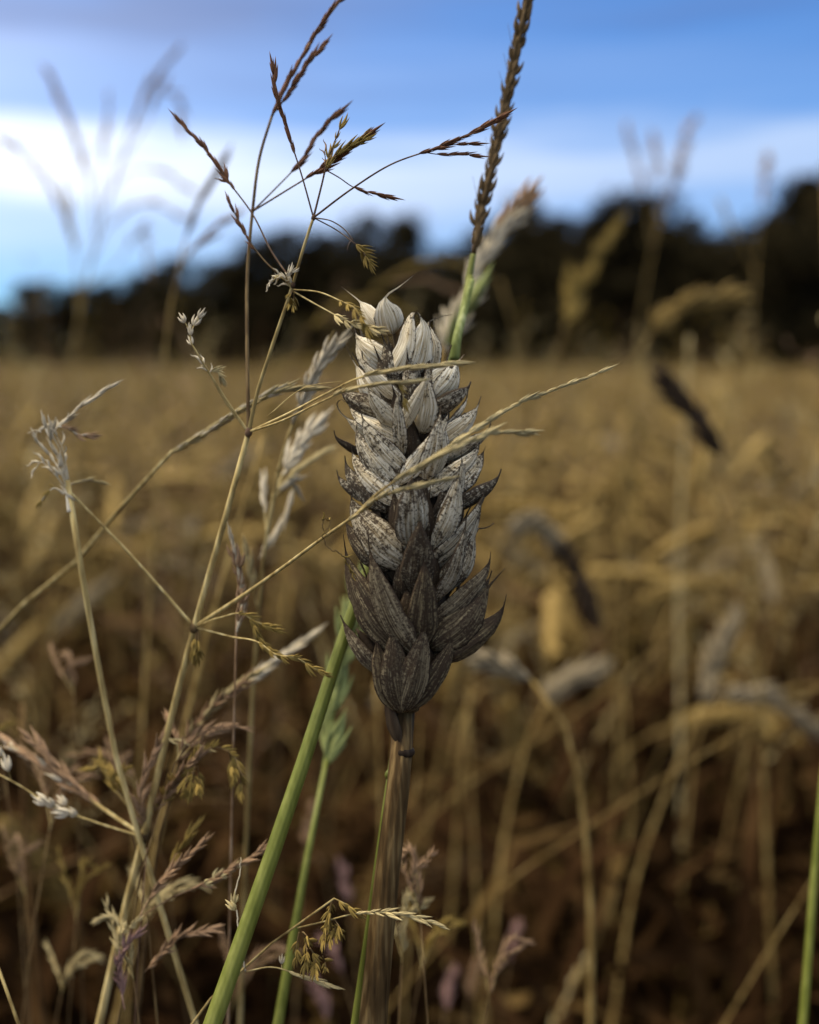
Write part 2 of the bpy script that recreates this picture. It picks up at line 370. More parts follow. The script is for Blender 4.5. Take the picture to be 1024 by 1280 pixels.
# shrubby edge of the wood
ub = MB(); vs = []; fs = []; k = 0
line = [P(px, HOR, dist - 2) for (px, py, dist, wf, lab) in tree_rows]
tops = [(HOR - py) / F * dist for (px, py, dist, wf, lab) in tree_rows]
for i in range(len(line) - 1):
    for _ in range(2600):
        s = random.random(); p = line[i] * (1 - s) + line[i + 1] * s; h = tops[i] * (1 - s) + tops[i + 1] * s
        p = np.array([p[0] + random.gauss(0, .8), p[1] + random.uniform(-1.5, 4), random.random() ** 1.3 * (h * 0.85 + .6)])
        a = norm(rng.normal(size=3)); b = norm(np.cross(a, rng.normal(size=3))); s = random.uniform(0.25, 0.6)
        vs += [p - a * s, p + b * s * .6, p + a * s, p - b * s * .6]; fs.append((k, k + 1, k + 2, k + 3)); k += 4
ub.add((np.array(vs), fs))
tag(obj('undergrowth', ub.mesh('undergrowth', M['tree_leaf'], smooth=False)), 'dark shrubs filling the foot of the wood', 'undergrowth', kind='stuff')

# ------------------------------------------------------------------ wheat of the field
def wheat_variant(seed, H, bend, earL, ear_mat, thick=1.0, hi=True):
    r = np.random.default_rng(seed)
    lean = r.uniform(-0.06, 0.06, 2); n = 16
    hs_ = np.linspace(0, H, n); path = np.c_[lean[0] * (hs_ / H) ** 2 * H, lean[1] * (hs_ / H) ** 2 * H, hs_]
    # the neck bends over towards +X, then the ear goes on
    p = path[-1].copy(); a0 = math.pi / 2 - 0.05; neck = []; nn = 9
    for i in range(nn):
        a = a0 - bend * ((i + 1) / nn) ** 1.2; p = p + np.array([math.cos(a), 0, math.sin(a)]) * 0.011; neck.append(p.copy())
    stem_path = np.vstack([path, neck]); m = MB()
    m.add(tube_arr(stem_path, np.linspace(0.0016, 0.0010, len(stem_path)), 6 if hi else 3))
    for q in (0.36, 0.68):
        c = path[int(q * n)]; m.add(tube_arr([c - (0, 0, .003), c, c + (0, 0, .003)], [.0013, .0022, .0013], 6))
    ear = MB(); ep = [p.copy()]; ne = 20; a = a0 - bend
    for i in range(ne):
        a -= 0.012 + 0.02 * r.random() * (1 if bend > .3 else 0); p = p + np.array([math.cos(a), 0, math.sin(a)]) * earL / ne; ep.append(p.copy())
    ep = np.array(ep); t, na, nb = frames(ep); side = np.array([0, 1.0, 0])
    ear.add(tube_arr(ep, 0.0009, 4))
    for i in range(ne):
        u = i / ne; sg = 1 if i % 2 else -1; out_ = side * sg; oth = np.cross(t[i], side)
        sz = thick * (0.7 + 0.5 * math.sin(math.pi * min(u + 0.15, 1)))
        for j, (k1, k2) in enumerate(((0.9, 0.0), (0.55, 0.6), (0.55, -0.6))):
            b = ep[i] + out_ * 0.0012 + oth * k2 * 0.0015
            tip = b + (t[i] * 0.0105 + out_ * k1 * 0.0052 + oth * k2 * 0.0055) * sz * r.uniform(0.9, 1.1)
            ear.add(spindle_arr(b, tip, 0.0046 * sz, 5, 4, bow=out_ * 0.12))
    tipd = t[-1]
    for k2 in (-1, 0, 1): ear.add(spindle_arr(ep[-1], ep[-1] + tipd * .009 + side * k2 * .003, .0038 * thick, 5, 4))
    lfs = []
    for q in (0.40, 0.72):
        lf = MB(); lfs.append(lf)
        c = path[int(q * n)]; th = r.uniform(0, 6.28); d = np.array([math.cos(th), math.sin(th), 0]); L = r.uniform(.14, .26); s = np.array([-d[1], d[0], 0]); pv = []
        for k in range(9):
            u = k / 8; cc = c + d * L * (u * .75) + np.array([0, 0, 1]) * (0.09 * u - L * 0.95 * u * u * r.uniform(.95, 1.05)); wv = .0042 * (1 - u ** 2) + .0003
            tw = u * 1.5; s2 = s * math.cos(tw) + np.array([0, 0, 1]) * math.sin(tw)
            pv += [cc - s2 * wv, cc + np.array([0, 0, -.0012]), cc + s2 * wv]
        lf.add((np.array(pv), [f for k in range(8) for f in ((3 * k, 3 * k + 1, 3 * k + 4, 3 * k + 3), (3 * k + 1, 3 * k + 2, 3 * k + 5, 3 * k + 4))]))
    return m.mesh('stem', M['straw']), ear.mesh('ear', ear_mat), [l_.mesh('leaf', M['dry_leaf']) for l_ in lfs]
def low_wheat(seed, H, bend, earL, cut=0.0, lite=False):
    """coarse stalk for the far field: (verts, faces, material index)"""
    r = np.random.default_rng(seed); n = 2 if lite else 4; hs_ = np.linspace(cut, H, n); path = [np.array([0, 0, h]) for h in hs_]
    p = path[-1].copy(); a = math.pi / 2
    for i in range(3): a -= bend / 3; p = p + np.array([math.cos(a), 0, math.sin(a)]) * .03; path.append(p.copy())
    v1, f1 = tube_arr(np.array(path), .0016, 3)
    ep = [p.copy()]
    for i in range(7): a -= .03; p = p + np.array([math.cos(a), 0, math.sin(a)]) * earL / 7; ep.append(p.copy())
    rad = np.array([.002, .0062, .0048, .0068, .005, .0064, .0046, .001]); v2, f2 = tube_arr(np.array(ep)[::2] if lite else np.array(ep), np.array([.003, .0066, .0062, .002]) if lite else rad, 4 if lite else 5)
    th = r.uniform(0, 6.28); d = np.array([math.cos(th), math.sin(th), 0]); s = np.array([-d[1], d[0], 0]) * .005; c = np.array([0, 0, H * .75])
    v3 = np.array([c - s, c + s, c + d * .1 + s + (0, 0, .05), c + d * .1 - s + (0, 0, .05), c + d * .19 - (0, 0, .05)]); f3 = [(0, 1, 2, 3), (3, 2, 4)]
    f = f1 + [tuple(i + len(v1) for i in q) for q in f2] + [tuple(i + len(v1) + len(v2) for i in q) for q in f3]
    mi = [0] * len(f1) + [1] * len(f2) + [2] * len(f3)
    return np.vstack([v1, v2, v3]), f, mi
def scatter_stuff(name, label, pts, variants, scale_fn, mats):
    """many far stalks as one mesh"""
    va = [v for v in variants]; allv = []; loops = []; starts = []; tot = []; mi = []; nv = 0; nl = 0
    pre = []
    for (v, f, m) in va:
        lp = np.concatenate([np.array(q) for q in f]); ln = np.array([len(q) for q in f]); pre.append((v, lp, ln, np.array(m)))
    for (x, y) in pts:
        v, lp, ln, m = pre[random.randrange(len(pre))]; th = random.uniform(0, 6.28); c, s = math.cos(th), math.sin(th); k = scale_fn(x, y)
        q = v * np.array([k[0], k[0], k[1]]); q = np.c_[q[:, 0] * c - q[:, 1] * s + x, q[:, 0] * s + q[:, 1] * c + y, q[:, 2]]
        allv.append(q); loops.append(lp + nv); tot.append(ln); mi.append(m); nv += len(v)
    V = np.vstack(allv).astype(np.float32); Lp = np.concatenate(loops).astype(np.int32); T = np.concatenate(tot).astype(np.int32); S = np.r_[0, np.cumsum(T)[:-1]].astype(np.int32)
    me = bpy.data.meshes.new(name); me.vertices.add(len(V)); me.vertices.foreach_set('co', V.ravel())
    me.loops.add(len(Lp)); me.loops.foreach_set('vertex_index', Lp); me.polygons.add(len(T)); me.polygons.foreach_set('loop_start', S); me.polygons.foreach_set('loop_total', T)
    me.polygons.foreach_set('material_index', np.concatenate(mi).astype(np.int32)); me.polygons.foreach_set('use_smooth', np.ones(len(T), bool))
    for m in mats: me.materials.append(m)
    me.update(calc_edges=True); me.validate()
    return tag(obj(name, me), label, 'wheat', kind='stuff')
WV = []
for k, (bd, em, tk) in enumerate([(0.35, 'wheat', 1.0), (1.0, 'wheat', 1.0), (1.7, 'wheat_pale', 1.0), (2.3, 'wheat', 1.1), (1.3, 'wheat_brown', .95), (2.0, 'wheat_brown', 1.05), (0.7, 'wheat_pale', .95), (2.6, 'wheat', 1.0)]):
    WV.append(wheat_variant(100 + k, random.uniform(.60, .68), bd, random.uniform(.065, .085), M[em], tk))
LW = [low_wheat(200 + k, .64 + .02 * k % .07, b_, .08) for k, b_ in enumerate((.3, .9, 1.5, 2.1, 2.5))]
LWF = [low_wheat(210 + k, .64, b_, .08, cut=.25, lite=True) for k, b_ in enumerate((.4, 1.2, 2.0))]
SPREAD = 0.80
def ring_pts(y0, y1, dens):
    out_ = []; n = int(dens * SPREAD * (y1 * y1 - y0 * y0))
    for _ in range(n):
        y = math.sqrt(random.uniform(y0 * y0, y1 * y1)); x = random.uniform(-SPREAD, SPREAD) * y; out_.append((x, y))
    return out_
near = []
tries = 0
while len(near) < 290 and tries < 20000:
    tries += 1
    y = random.uniform(0.50, 1.7) ; x = random.uniform(-1, 1) * (0.12 + 0.46 * y)
    if y < 0.75 and random.random() < .6: continue
    if all((x - a) ** 2 + (y - b) ** 2 > 0.022 ** 2 for a, b in near): near.append((x, y))
kinds = {'wheat': 'straw-coloured', 'wheat_pale': 'bleached pale', 'wheat_brown': 'brown weathered'}
for (x, y) in near:
    k = random.choice((0, 1, 1, 3, 3, 4, 4, 5, 5, 6, 7, 7, 2) if y > .8 else (1, 3, 4, 5, 7)); st, er, lf = WV[k]; kd = kinds[er.materials[0].name]
    bowed = 'bowed' if k not in (0, 6) else 'upright'
    t = thing('wheat_stalk', f'{kd} wheat stalk with {bowed} ear, out of focus in the field crop', 'wheat', (x, y, 0), 'out of focus wheat stalks of the field')
    s = random.uniform(0.88, 1.10); t.scale = (s, s, s * random.uniform(.92, 1.06)); t.rotation_euler = (random.gauss(0, .13), random.gauss(0, .13), random.uniform(0, 6.28))
    obj('stem', st, t); obj('ear', er, t)
    for l_ in lf: obj('leaf', l_, t)
# low tangle of dead blades, added and coloured dark for shade between the stalks
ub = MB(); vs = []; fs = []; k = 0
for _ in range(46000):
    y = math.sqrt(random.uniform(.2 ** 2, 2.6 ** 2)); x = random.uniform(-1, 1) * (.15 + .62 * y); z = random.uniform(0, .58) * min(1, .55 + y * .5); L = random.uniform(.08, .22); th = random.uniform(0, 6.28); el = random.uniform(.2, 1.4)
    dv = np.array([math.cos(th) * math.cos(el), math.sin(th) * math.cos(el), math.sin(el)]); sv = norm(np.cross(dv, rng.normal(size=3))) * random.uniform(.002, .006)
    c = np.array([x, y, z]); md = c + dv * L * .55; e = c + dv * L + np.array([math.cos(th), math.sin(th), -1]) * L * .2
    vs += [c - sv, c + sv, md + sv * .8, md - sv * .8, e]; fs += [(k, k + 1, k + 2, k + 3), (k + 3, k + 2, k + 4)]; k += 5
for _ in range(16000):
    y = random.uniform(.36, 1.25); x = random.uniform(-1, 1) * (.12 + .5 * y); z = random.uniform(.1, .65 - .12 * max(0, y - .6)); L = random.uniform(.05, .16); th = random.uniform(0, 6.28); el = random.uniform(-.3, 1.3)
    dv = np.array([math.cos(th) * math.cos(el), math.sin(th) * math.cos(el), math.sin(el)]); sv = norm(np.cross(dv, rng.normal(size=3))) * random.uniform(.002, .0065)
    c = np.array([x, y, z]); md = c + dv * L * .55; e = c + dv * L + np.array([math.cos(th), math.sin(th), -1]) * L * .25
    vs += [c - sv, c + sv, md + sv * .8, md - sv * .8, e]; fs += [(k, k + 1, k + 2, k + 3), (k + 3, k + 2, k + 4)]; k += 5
ub.add((np.array(vs), fs)); M['litter_shade'] = plant_mat('litter_shade', (0.010, 0.0052, 0.0026), (0.026, 0.0135, 0.0058), (0.062, 0.035, 0.014), scale=60, spec=0.0)
tag(obj('dead_grass_shade', ub.mesh('dead_grass_shade', M['litter_shade'])), 'low tangle of dead blades, added and darkened as shade between the wheat stalks', 'dead grass', kind='stuff')
vs = []; fs = []; k = 0
for _ in range(5200):
    y = random.uniform(.40, 1.8); x = random.uniform(-1, 1) * (.12 + .5 * y); z = random.uniform(.25, .70 - .06 * y); L = random.uniform(.03, .10); th = random.uniform(0, 6.28); el = random.uniform(-.5, 1.2)
    dv = np.array([math.cos(th) * math.cos(el), math.sin(th) * math.cos(el), math.sin(el)]); sv = norm(np.cross(dv, rng.normal(size=3))) * random.uniform(.0012, .0042)
    c = np.array([x, y, z]); md = c + dv * L * .55; e = c + dv * L + np.array([math.cos(th), math.sin(th), -1]) * L * .25
    vs += [c - sv, c + sv, md + sv * .8, md - sv * .8, e]; fs += [(k, k + 1, k + 2, k + 3), (k + 3, k + 2, k + 4)]; k += 5
ub = MB(); ub.add((np.array(vs), fs)); tag(obj('dry_leaves', ub.mesh('dry_leaves', M['dry_leaf'])), 'golden-brown broken dry leaves caught between the wheat stalks', 'dry leaves', kind='stuff')
FM = [M['straw'], M['wheat'], M['dry_leaf']]
around = []
while len(around) < 3400:
    x, y = random.uniform(-2.1, 2.1), random.uniform(-2.0, 1.1)
    if (y > -.05 and abs(x) < .17 + .56 * max(y, 0)) or x * x + y * y < .2 ** 2: continue
    around.append((x, y))
scatter_stuff('wheat_crop', 'ripe wheat crop standing round the place the photo was taken from', around, LW, lambda x, y: (random.uniform(.95, 1.25), random.uniform(.95, 1.15)), FM)
scatter_stuff('wheat_crop', 'ripe wheat crop filling the middle of the field', ring_pts(.8, 1.7, 150) + ring_pts(1.55, 4, 120) + ring_pts(4, 9, 45), LW, lambda x, y: (random.uniform(.95, 1.25), random.uniform(.85, 1.12)), FM)
scatter_stuff('wheat_crop', 'distant ripe wheat blurring into a beige band before the wood', ring_pts(9, 28, 11) + ring_pts(28, 75, 1.5) + [p for p in ring_pts(75, 185, .28) if p[0] < 20], LWF, lambda x, y: (random.uniform(1.5, 2.4) * (1 + y / 60), random.uniform(.85, 1.12) * (1.25 if random.random() < .04 else 1)), FM)
def panicle_variant(seed_, H, mat_seed):
    r = np.random.default_rng(seed_); ln = r.uniform(-.12, .12, 2); hs_ = np.linspace(0, 1, 14); path = np.c_[ln[0] * hs_ ** 2, ln[1] * hs_ ** 2, hs_ * H]
    m = MB(); m.add(tube_arr(path, np.linspace(.0008, .0004, 14), 5)); pn = MB()
    for i in range(16):
        u = .72 + .28 * i / 15; c = path[-1] * 0 + np.array([np.interp(u, hs_, path[:, k]) for k in range(3)]); th = r.uniform(0, 6.28); L = .075 * (1.15 - u) / .4 + .02
        d = np.array([math.cos(th) * .55, math.sin(th) * .55, .8]); e = c + d * L; mid = c + d * L * .5 + np.array([0, 0, .006]); e[2] -= .012
        bp = catmull([c, mid, e], 7); pn.add(tube_arr(bp, .00018, 3))
        for j in range(7):
            q = bp[min(6, 2 + j * 4 // 6)]; dv = norm(d + r.normal(0, .4, 3)); pn.add(spindle_arr(q, q + dv * r.uniform(.005, .008), .0018, 4, 4))
    return m.mesh('stem', M['straw']), pn.mesh('panicle', M[mat_seed])
PV = [panicle_variant(300 + k, .86 + .03 * k, ms) for k, ms in enumerate(('straw_seed', 'mauve_seed', 'gold_seed', 'mauve_seed', 'straw_seed'))]
pk = {'straw_seed': 'straw-coloured', 'mauve_seed': 'brownish', 'gold_seed': 'golden'}
for i in range(64):
    y = random.uniform(.55, 2.6); x = random.uniform(-1, 1) * (.06 + .46 * y); st, pn = random.choice(PV)
    hi = random.uniform(.80, 1.0) if random.random() < .65 else random.uniform(1.0, 1.12)
    t = thing('panicle_grass', f'{pk[pn.materials[0].name]} loose grass head, out of focus, rising a little over the crop', 'grass', (x, y, 0), 'loose grass heads over the crop')
    t.scale = (1.1, 1.1, hi); t.rotation_euler = (random.gauss(0, .05), random.gauss(0, .09), random.uniform(0, 6.28)); obj('stem', st, t); obj('panicle', pn, t)
def tall_grass(seed_, H, mi_):
    r = np.random.default_rng(seed_); q = np.linspace(.5, 1, 5); pth = np.c_[.10 * q ** 2, 0 * q, q * H]; v, f = tube_arr(pth, .0007, 3); V = [v]; Fc = list(f); n = len(v)
    for i in range(26):
        u = r.uniform(.80, 1.0); c = np.array([.10 * u ** 2, 0, u * H]) + r.normal(0, .016 * (1.15 - u) / .2, 3) * (1, 1, .3); dv = norm(np.array([r.normal(0, .5), r.normal(0, .5), 1])); v, f = spindle_arr(c, c + dv * r.uniform(.010, .018), .0030, 4, 3); V.append(v); Fc += [tuple(j + n for j in t_) for t_ in f]; n += len(v)
    return np.vstack(V), Fc, [mi_] * len(Fc)
scatter_stuff('tall_grass', 'thin haze of taller grass tops over the far crop', ring_pts(2.6, 6, 9) + ring_pts(6, 14, 2.6) + ring_pts(14, 40, .35), [tall_grass(500 + k, .90 + .03 * k, k % 3) for k in range(6)], lambda x, y: (random.uniform(1, 1.4) * (1 + y / 14), random.uniform(.88, 1.14)), [M['straw_seed'], M['wheat_brown'], M['gold_seed']])
FS = []
for k in range(5):
    r = np.random.default_rng(400 + k); q = np.linspace(0, 1, 12); pth = np.c_[(.10 + .05 * k) * q ** 2, .04 * np.sin(q * 3 + k) * q, q * (.80 + .02 * k)]
    m = MB(); m.add(tube_arr(pth, np.linspace(.0009, .0004, 12), 5)); hd = MB()
    for i in range(18):
        c = pth[-1] - (pth[-1] - pth[-2]) * i / 18 * 1.1; dv = norm(pth[-1] - pth[-2] + r.normal(0, .012, 3)); hd.add(spindle_arr(c, c + dv * .008, .0017, 4, 4))
    FS.append((m.mesh('stem', M['straw']), hd.mesh('seed_head', M['straw_seed'] if k % 2 else M['mauve_seed'])))
for i in range(150):
    y = random.uniform(.42, 1.7); x = random.uniform(-1, 1) * (.05 + .46 * y); st, hd = random.choice(FS); hk = 'brownish' if hd.materials[0].name == 'mauve_seed' else 'straw-coloured'
    t = thing('grass_stalk', f'thin slanting grass stalk with narrow {hk} head, blurred within the crop', 'grass', (x, y, 0), 'thin slanting grasses in the crop')
    t.scale = (1, 1, random.uniform(.8, 1.0)); t.rotation_euler = (random.gauss(0, .22), random.gauss(0, .28), random.uniform(0, 6.28)); obj('stem', st, t); obj('seed_head', hd, t)
#OBJECTS
# ------------------------------------------------------------------ grasses and ears near the lens
def seed_mesh(name, mat, kind):
    """one spikelet one unit long along +Z, made of overlapping husks"""
    m = MB(); r = np.random.default_rng(hash(kind) % 1000 if isinstance(kind, int) else len(kind))
    if kind == 'slim':
        m.add(spindle_arr((0, 0, 0), (0.02, 0, 1), .17, 6, 7)); m.add(spindle_arr((0.02, 0, .05), (.10, 0.01, .74), .12, 6, 6)); m.add(spindle_arr((-.02, 0, .0), (-.075, 0, .6), .11, 6, 6))
    elif kind == 'open':
        for a, l, q in ((0, 1, .2), (.22, .86, .17), (-.2, .8, .17), (.08, .62, .16)):
            m.add(spindle_arr((0, 0, 0), (math.sin(a) * l, .05 * q, math.cos(a) * l), q, 6, 6, bow=np.array([math.copysign(.05, a), 0, 0])))
    elif kind == 'fat':
        for a, l, q in ((.0, 1, .32), (.30, .82, .26), (-.30, .82, .26), (.12, .66, .26)):
            m.add(spindle_arr((0, 0, 0), (math.sin(a) * l, (.10 if a == .12 else 0), math.cos(a) * l), q, 7, 6, bow=np.array([math.copysign(.10, a) if a else 0, 0, 0])))
    elif kind == 'curl':
        c = catmull([(0, 0, 0), (.1, .02, .35), (.02, .1, .7), (-.12, .02, .9), (-.05, -.06, 1.0)], 9); m.add(tube_arr(c, [.03, .06, .075, .08, .075, .06, .045, .03, .008], 6))
        m.add(spindle_arr((0, 0, 0), (.22, -.05, .6), .12, 6, 5))
    return m.mesh(name, mat)
SEEDS = {}
def seed(kind, mat):
    if (kind, mat) not in SEEDS: SEEDS[(kind, mat)] = seed_mesh('spikelet', M[mat], kind)
    return SEEDS[(kind, mat)]
def pix(pts): return [P(x, y, D0 + dz / 1000.0) for (x, y, dz) in pts]
def to_ground(pts):
    """go on from the lowest point down to the soil"""
    p, q = np.array(pts[0]), np.array(pts[1]); t = norm(p - q); t[2] = min(t[2], -0.5); t = norm(t)
    k = p[2]; h = t[:2] / -t[2]; h = h * min(1.0, 0.35 / (np.linalg.norm(h) + 1e-9))
    m1 = p + np.array([h[0] * k * .30, h[1] * k * .30, -k * .35]); m2 = p + np.array([h[0] * k * .42, h[1] * k * .42, -k * .7]); e = p + np.array([h[0] * k * .45, h[1] * k * .45, -k])
    return [e, m2, m1] + list(pts)
def plant(name, label, cat, culm_px, r0, r1, mat, group=None, sides=8, part='stem', ground=True):
    pts = pix(culm_px)
    if ground: pts = to_ground(pts)
    root = thing(name, label, cat, tuple(pts[0]), group)
    path = catmull(pts, 14 + 5 * len(pts)); s = np.linspace(0, 1, len(path))
    z0 = np.array(pts[3] if ground else pts[0]); i0 = int(np.argmin(np.linalg.norm(path - z0, axis=1)))
    rad = np.where(np.arange(len(path)) < i0, r0 * 1.1, r0 + (r1 - r0) * np.clip((np.arange(len(path)) - i0) / max(1, len(path) - 1 - i0), 0, 1)) / 1000
    m = MB(); m.add(tube_arr(path, rad, 30, .035, 10) if sides >= 14 else tube_arr(path, rad, sides)); obj(part, m.mesh(part, M[mat], org(root)), root)
    return root
def knot(root, x, y, dz, r, mat):
    p = P(x, y, D0 + dz / 1000); q = P(x + 1.5, y - 7, D0 + dz / 1000); d = norm(q - p) * r / 1000; m = MB(); m.add(tube_arr([p - d * 1.3, p - d * .5, p + d * .4, p + d * 1.4], np.array([.55, 1, .95, .5]) * r / 1000, 8))
    obj('node', m.mesh('node', M[mat], org(root)), root)
def branch(root, pts_px, r0, r1, mat, seeds=(), name='branch', wob=0.0):
    """a side branch and its spikelets: seeds = (t0, t1, n, length mm, kind, material, splay)"""
    pts = np.array(pix(pts_px)); n = 6 + 5 * len(pts); path = catmull(pts, n)
    if wob: path[1:-1] += rng.normal(0, wob / 1000, (n - 2, 3))
    m = MB(); m.add(tube_arr(path, np.linspace(r0, r1, n) / 1000, 6)); o = obj(name, m.mesh(name, M[mat], org(root)), root)
    og = org(root); t, a, b = frames(path)
    for (t0, t1, cnt, L, kind, sm, splay) in seeds:
        for i in range(cnt):
            u = (t0 + (t1 - t0) * (i / max(1, cnt - 1))); k = min(int(u * (n - 1)), n - 1); fr = u * (n - 1) - k
            c = path[k] * (1 - fr) + path[min(k + 1, n - 1)] * fr
            last = i == cnt - 1
            ang = 0.1 if last else splay * random.uniform(.6, 1.3); phi = (i % 2) * math.pi + random.gauss(0, .7)
            lat = a[k] * math.cos(phi) + b[k] * math.sin(phi)
            z = norm(t[k] * math.cos(ang) + lat * math.sin(ang) + np.array([0, 0, -.0])); x = norm(np.cross([0.2, 1.0, .1], z)); y = np.cross(z, x)
            s = L / 1000 * random.uniform(.75, 1.2); ww = s * random.uniform(.85, 1.15)
            me = seed(kind, sm); so = obj('spikelet', me, o)
            mt = Matrix([[x[0] * ww, y[0] * ww, z[0] * s, c[0] - og[0]], [x[1] * ww, y[1] * ww, z[1] * s, c[1] - og[1]], [x[2] * ww, y[2] * ww, z[2] * s, c[2] - og[2]], [0, 0, 0, 1]])
            so.matrix_local = mt
    return o
def droop(root, x, y, dz, n, spread, L, mat='gold_seed', stem='brown_stem'):
    """a few seeds hanging from a joint"""
    for i in range(n):
        dx = random.uniform(-spread, spread); ly = random.uniform(12, 34)
        branch(root, [(x + dx * .3, y, dz), (x + dx * .8, y + ly * .5, dz + random.uniform(-2, 2)), (x + dx, y + ly, dz)], .11, .07, stem, [(.35, 1, 3, L, 'open', mat, .35)], 'twig')

# ---- the wheat ear in focus
def glume_arr(ctrl, body, W, outn, keel=0.15, seed_=0, bulge=0.40, blunt=False, nu=17, nv=11):
    """boat-shaped husk along ctrl points; W half width in m; returns verts, faces, uvs per vert"""
    path = catmull(ctrl, nu * 3); seg = np.r_[0, np.cumsum(np.linalg.norm(np.diff(path, axis=0), axis=1))]; tot = seg[-1]
    us = np.linspace(0, 1, nu) ** 0.95
    c = np.array([[np.interp(u * tot, seg, path[:, k]) for k in range(3)] for u in us])
    t = np.gradient(c, axis=0); t /= np.linalg.norm(t, axis=1)[:, None]
    fb = body; vs = []; uv = []; th0 = 1.25
    inner = []
    off = seed_ * 13.7
    for i, u in enumerate(us):
        q = u / fb; um = .34
        if q < um: w_ = .24 + .76 * (1 - (1 - q / um) ** 2)
        elif q < 1: w_ = max(0, (1 - ((q - um) / (1 - um)) ** (2.6 if blunt else 2.0)))
        else: w_ = 0
        aw = .075 * (1 - u) / max(1e-6, 1 - fb * .9) if fb < .999 else 0.012
        w_ = max(w_, min(aw, .09))
        n = norm(outn - t[i] * np.dot(outn, t[i])); b = np.cross(t[i], n)
        for j in range(nv):
            v = -1 + 2 * j / (nv - 1)
            rag = 1 + (.10 * mnoise.noise((off + u * 5, v * 1.2, off)) + (.10 * mnoise.noise((u * 14 + off, v * 3, 3.1)) if abs(v) > .9 else 0))
            lat = W * w_ * math.sin(v * th0) / math.sin(th0) * rag
            h = W * w_ * bulge * (.55 * (math.cos(v * th0) - math.cos(th0)) / (1 - math.cos(th0)) + .45 * (1 - abs(v - keel * .6)))
            h += W * w_ * (.20 * math.exp(-abs(v - keel) / .08) + .035 * math.cos(v * 16 + off)) + W * .07 * mnoise.noise((u * 4 + off, v * 2.5, off * .3))
            p = c[i] + b * lat + n * h
            vs.append(p); inner.append(p - n * .00016 + b * (-lat * .02)); uv.append((u, .5 + v * .5))
    nV = len(vs); f = []
    for i in range(nu - 1):
        for j in range(nv - 1):
            k = i * nv + j; f.append((k, k + 1, k + nv + 1, k + nv)); f.append((nV + k, nV + k + nv, nV + k + nv + 1, nV + k + 1))
        k = i * nv; f.append((k, k + nv, nV + k + nv, nV + k)); k = i * nv + nv - 1; f.append((k, nV + k, nV + k + nv, k + nv))
    for j in range(nv - 1):
        f.append((j, nV + j, nV + j + 1, j + 1)); k = (nu - 1) * nv + j; f.append((k, k + 1, nV + k + 1, nV + k))
    return np.array(vs + inner), f, uv + uv
AX = [(345, 492), (380, 490), (420, 500), (500, 510), (600, 519), (700, 520), (800, 512), (885, 503)]
def axx(y): return float(np.interp(y, [a for a, b in AX], [b for a, b in AX]))
RPX = lambda y: float(np.interp(y, [370, 420, 500, 620, 720, 800, 860, 890], [26, 45, 62, 70, 72, 60, 34, 14]))
PXM = D0 / F
ear_root_p = to_ground(pix([(466, 1280, 2), (480, 1130, 1)]))[0]
ear_root = thing('wheat_stalk', 'sharp mottled grey wheat ear on thick brown stem, standing in focus', 'wheat', tuple(ear_root_p))
OG = org(ear_root)
hs_pts = to_ground(pix([(466, 1280, 2), (480, 1130, 1), (494, 1010, 0), (504, 940, 0), (506, 884, 0)]))
hp = catmull(hs_pts, 70); z0 = np.array(hs_pts[3]); i0 = int(np.argmin(np.linalg.norm(hp - z0, axis=1)))
m = MB(); m.add(tube_arr(hp, np.where(np.arange(70) < i0, .0022, np.interp(np.arange(70), [i0, 69], [.0021, .00155])), 40, .045, 10)); obj('stem', m.mesh('stem', M['ear_stem'], OG), ear_root)
m = MB(); a_, b_ = P(503.5, 943, D0), P(505.0, 934, D0); m.add(tube_arr(catmull([a_, (a_ + b_) / 2, b_], 5), np.array([1.60, 1.74, 1.78, 1.72, 1.60]) / 1000, 16)); obj('node', m.mesh('node', M['sooty'], OG), ear_root)
rp = catmull([P(axx(y), y, D0) for y in (886, 800, 700, 600, 500, 420, 385)], 30)
m = MB(); m.add(tube_arr(rp, np.linspace(2.6, 1.0, 30) / 1000, 9)); obj('rachis', m.mesh('rachis', M['spike_dark'], OG), ear_root)
UPV = norm(P(490, 380, D0) - P(505, 880, D0))
